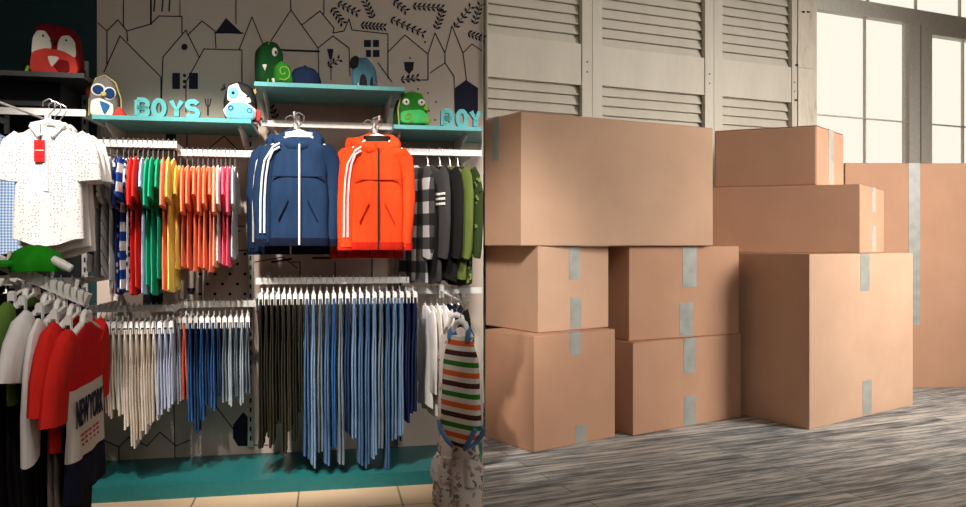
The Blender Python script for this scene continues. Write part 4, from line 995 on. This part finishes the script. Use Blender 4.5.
zs = ROOM.at(946, 38, 0)[1]; m.box(sR(928.5), sw1, -.035, .045, zs, zb1); m.box(sw1 - .1, sw1, -.03, .045, .9, 3.75)
m.build('window_frame', FRAME, win)
m = MB()
for u in (865,): m.box(sR(u) - .0045, sR(u) + .0045, -.008, .018, .98, zb1)
m.box(sR(963) - .0045, sR(963) + .0045, -.008, .018, .98, zs); m.box(sR(904) - .003, sR(904) + .003, -.008, .018, .98, zb1)
zh = ROOM.at(865, 118.5, 0)[1]; m.box(g0, g1, -.008, .018, zh - .0045, zh + .0045); m.box(sR(928.5), sw1 - .1, -.008, .018, zh - .0045, zh + .0045)
for u in (868, 916, 960): m.box(sR(u) - .0045, sR(u) + .0045, -.008, .018, zt1, 3.68)
m.build('muntin', FRAME, win)
m = MB(); m.box(sR(800) + .10, g0 + .01, -.012, .0, .98, zb1); 
gm = bpy.data.materials.new('window_glass'); gm.use_nodes = True; nt = gm.node_tree; nt.nodes.clear()
ou = nt.nodes.new('ShaderNodeOutputMaterial'); mx = nt.nodes.new('ShaderNodeMixShader'); tr = nt.nodes.new('ShaderNodeBsdfTransparent'); gl = nt.nodes.new('ShaderNodeBsdfGlossy'); gl.inputs['Roughness'].default_value = .02
mx.inputs[0].default_value = .06; nt.links.new(tr.outputs[0], mx.inputs[1]); nt.links.new(gl.outputs[0], mx.inputs[2]); nt.links.new(mx.outputs[0], ou.inputs[0])
m = MB(); m.box(g0, g1, .004, .008, .98, zb1); m.box(sR(928.5), sw1 - .1, .004, .008, .98, zs); m.box(g0, sw1 - .1, .004, .008, zt1, 3.68); m.build('glass', gm, win)

# ------------------------------------------------------------------ boxes
CARD = [cardboard('kraft_cardboard', (201, 164, 138)), cardboard('warm_kraft_cardboard', (193, 149, 122))]
k = NT('grey_packing_tape', 0.4, 0.4); k.color(k.ramp(k.noise(14), [(.3, lin((146, 148, 142))), (.7, lin((166, 168, 162)))])); TAPE = k.m
k = NT('shiny_clear_tape', 0.25, 0.5); k.color(k.ramp(k.noise(14), [(.3, lin((176, 170, 160))), (.7, lin((196, 190, 180)))])); TAPE2 = k.m

def v2(u, Y): return Vector(((u - CX) / F * Y, Y))
def make_box(label, N, R, Lf, z0, z1, tapes, mat, group='cardboard boxes', tmat=None, bev=.004, top=True):
    N, R, Lf = Vector(N[:2]), Vector(R[:2]), Vector(Lf[:2]); Fr = R + Lf - N; c = (N + Fr) / 2
    r = thing('cardboard_box', label, 'box', (c.x, c.y, z0), 0, group); h = z1 - z0; tmat = tmat or TAPE
    bm = bmesh.new(); q = [N - c, R - c, Fr - c, Lf - c]; vs = [bm.verts.new((p.x, p.y, zz)) for zz in (0, h - .003) for p in q]
    for f in ((3, 2, 1, 0), (4, 5, 6, 7), (0, 1, 5, 4), (1, 2, 6, 5), (2, 3, 7, 6), (3, 0, 4, 7)): bm.faces.new([vs[i] for i in f])
    bmesh.ops.bevel(bm, geom=bm.edges[:], offset=bev, segments=2, affect='EDGES', profile=.5)
    bmesh.ops.recalc_face_normals(bm, faces=bm.faces)
    me = bpy.data.meshes.new('carton'); bm.to_mesh(me); bm.free(); me.materials.append(mat); o = bpy.data.objects.new('carton', me); COL.objects.link(o); o.parent = r
    # two top flaps meeting along the middle, running away from the taped face
    for s in (0, 1):
        m = MB()
        def pt(a, b): return (N - c) + (R - N) * a + (Lf - N) * b
        a0, a1 = ((.004, .4975) if s == 0 else (.5025, .996))
        pts = [pt(a0, .004), pt(a1, .004), pt(a1, .996), pt(a0, .996)]
        i = m.addv([(p.x, p.y, h - .003) for p in pts]); j = m.addv([(p.x, p.y, h) for p in pts])
        m.face([i + 3, i + 2, i + 1, i]); m.face([j, j + 1, j + 2, j + 3])
        for kx in range(4): m.face([i + kx, i + (kx + 1) % 4, j + (kx + 1) % 4, j + kx])
        m.build('flap', mat, r)
    for face, f, w, za, zb in tapes:
        A_, B_ = (N, R) if face == 'R' else (Lf, N); d = (B_ - A_); Ln = d.length; d /= Ln; nn = Vector((d.y, -d.x)); s0 = f * Ln
        m = MB(); hi = h if zb is None else zb * h; lo = za * h; pts = []
        def q3(s, off, z): p = A_ - c + d * s + nn * off; return (p.x, p.y, z)
        loop = []
        for s in (s0 - w / 2, s0 + w / 2): loop.append([q3(s, -.002, lo), q3(s, .0014, lo), q3(s, .0014, hi + (.0014 if zb is None else 0)), q3(s, -.002, hi + (.0014 if zb is None else 0))])
        m.loft(loop); 
        if zb is None and top:
            lp = []
            for s in (s0 - w / 2, s0 + w / 2): lp.append([q3(s, .0014, h), q3(s, .0014, h + .0014), q3(s, -.10, h + .0014), q3(s, -.10, h)])
            m.loft(lp)
        m.build('tape', tmat, r)
    return r
def fl(u, v, z=0.0): Y = F * (EYE - z) / (v - VH); return v2(u, Y)
def zat(v, Y): return EYE - (v - VH) * Y / F
def along(p, q, L): d = (q - p).normalized(); return p + d * L

N = fl(534, 453); zA1 = zat(336, N.y)
make_box('squarish box on the floor at the far left, with tape at top and bottom', N, fl(615, 437), fl(485, 437.5), 0.001, zA1, [('R', .49, .075, .80, None), ('R', .55, .075, 0.01, .17)], CARD[1])
zb = zA1 + .002; N = fl(538, 333, zb); ZT = 1.049
make_box('smaller box on the far left floor box, under the biggest box', N, fl(608.5, 327, zb), fl(485.5, 325, zb), zb, ZT, [('R', .50, .080, .60, None), ('R', .52, .080, .02, .39)], CARD[0])
N = fl(633, 436); Lb = along(N, fl(616.5, 431.5), .52); zB1 = zat(343, N.y)
make_box('lower box of the second stack from the left, standing on the planks', N, fl(741, 417), Lb, 0.001, zB1, [('R', .50, .10, .60, None), ('R', .50, .10, .01, .34)], CARD[1])
zb = zB1 + .002; N = fl(629, 341, zb); Lb = along(N, fl(610, 337.5, zb), .50)
make_box('upper box of the second stack, below the right half of the biggest box', N, fl(739, 333.5, zb), Lb, zb, ZT, [('R', .53, .105, .55, None), ('R', .50, .105, .02, .38)], CARD[1])
zb = ZT + .003; N = v2(521, 4.13); zt = zat(111, 4.13)
make_box('biggest wide box lying across the two left stacks', N, v2(713, 4.725), v2(484.5, 4.42), zb, zt, [('L', .31, .07, .66, None)], CARD[0])
N = fl(809.5, 430); Lc = along(N, fl(741, 415), .75); zC = zat(254, N.y)
make_box('large tall box on the floor under two smaller boxes, right of the stacks', N, fl(913, 405), Lc, 0.001, zC, [('R', .50, .105, .77, None), ('R', .52, .105, .01, .22)], CARD[0])
zb = zC + .002; N = v2(860, 4.93); zD = zat(184, 4.93)
make_box('long flat box on the large tall box, with a shiny tape on its end', N, v2(884, 5.526), v2(712, 5.25), zb, zD, [('R', .55, .12, .62, None), ('R', .55, .12, .02, .42)], CARD[1], tmat=TAPE2)
zb = zD + .002; N = v2(817, 5.06); zE = zat(125, 5.06)
make_box('topmost box of the right pile, in front of the shutter and window', N, v2(844, 5.50), v2(714, 5.32), zb, zE, [('R', .50, .11, .02, None)], CARD[1], tmat=TAPE2, bev=.012)
N = fl(845, 388.5); zF = zat(163, N.y)
R_ = Vector((N.x + 1.25, N.y + .03)); Lf_ = Vector((N.x - .01, N.y + .46))
make_box('very tall wide box at the right edge before the window, taped down its middle', N, R_, Lf_, 0.001, zF, [('R', .414, .085, .28, None)], CARD[1], tmat=TAPE)
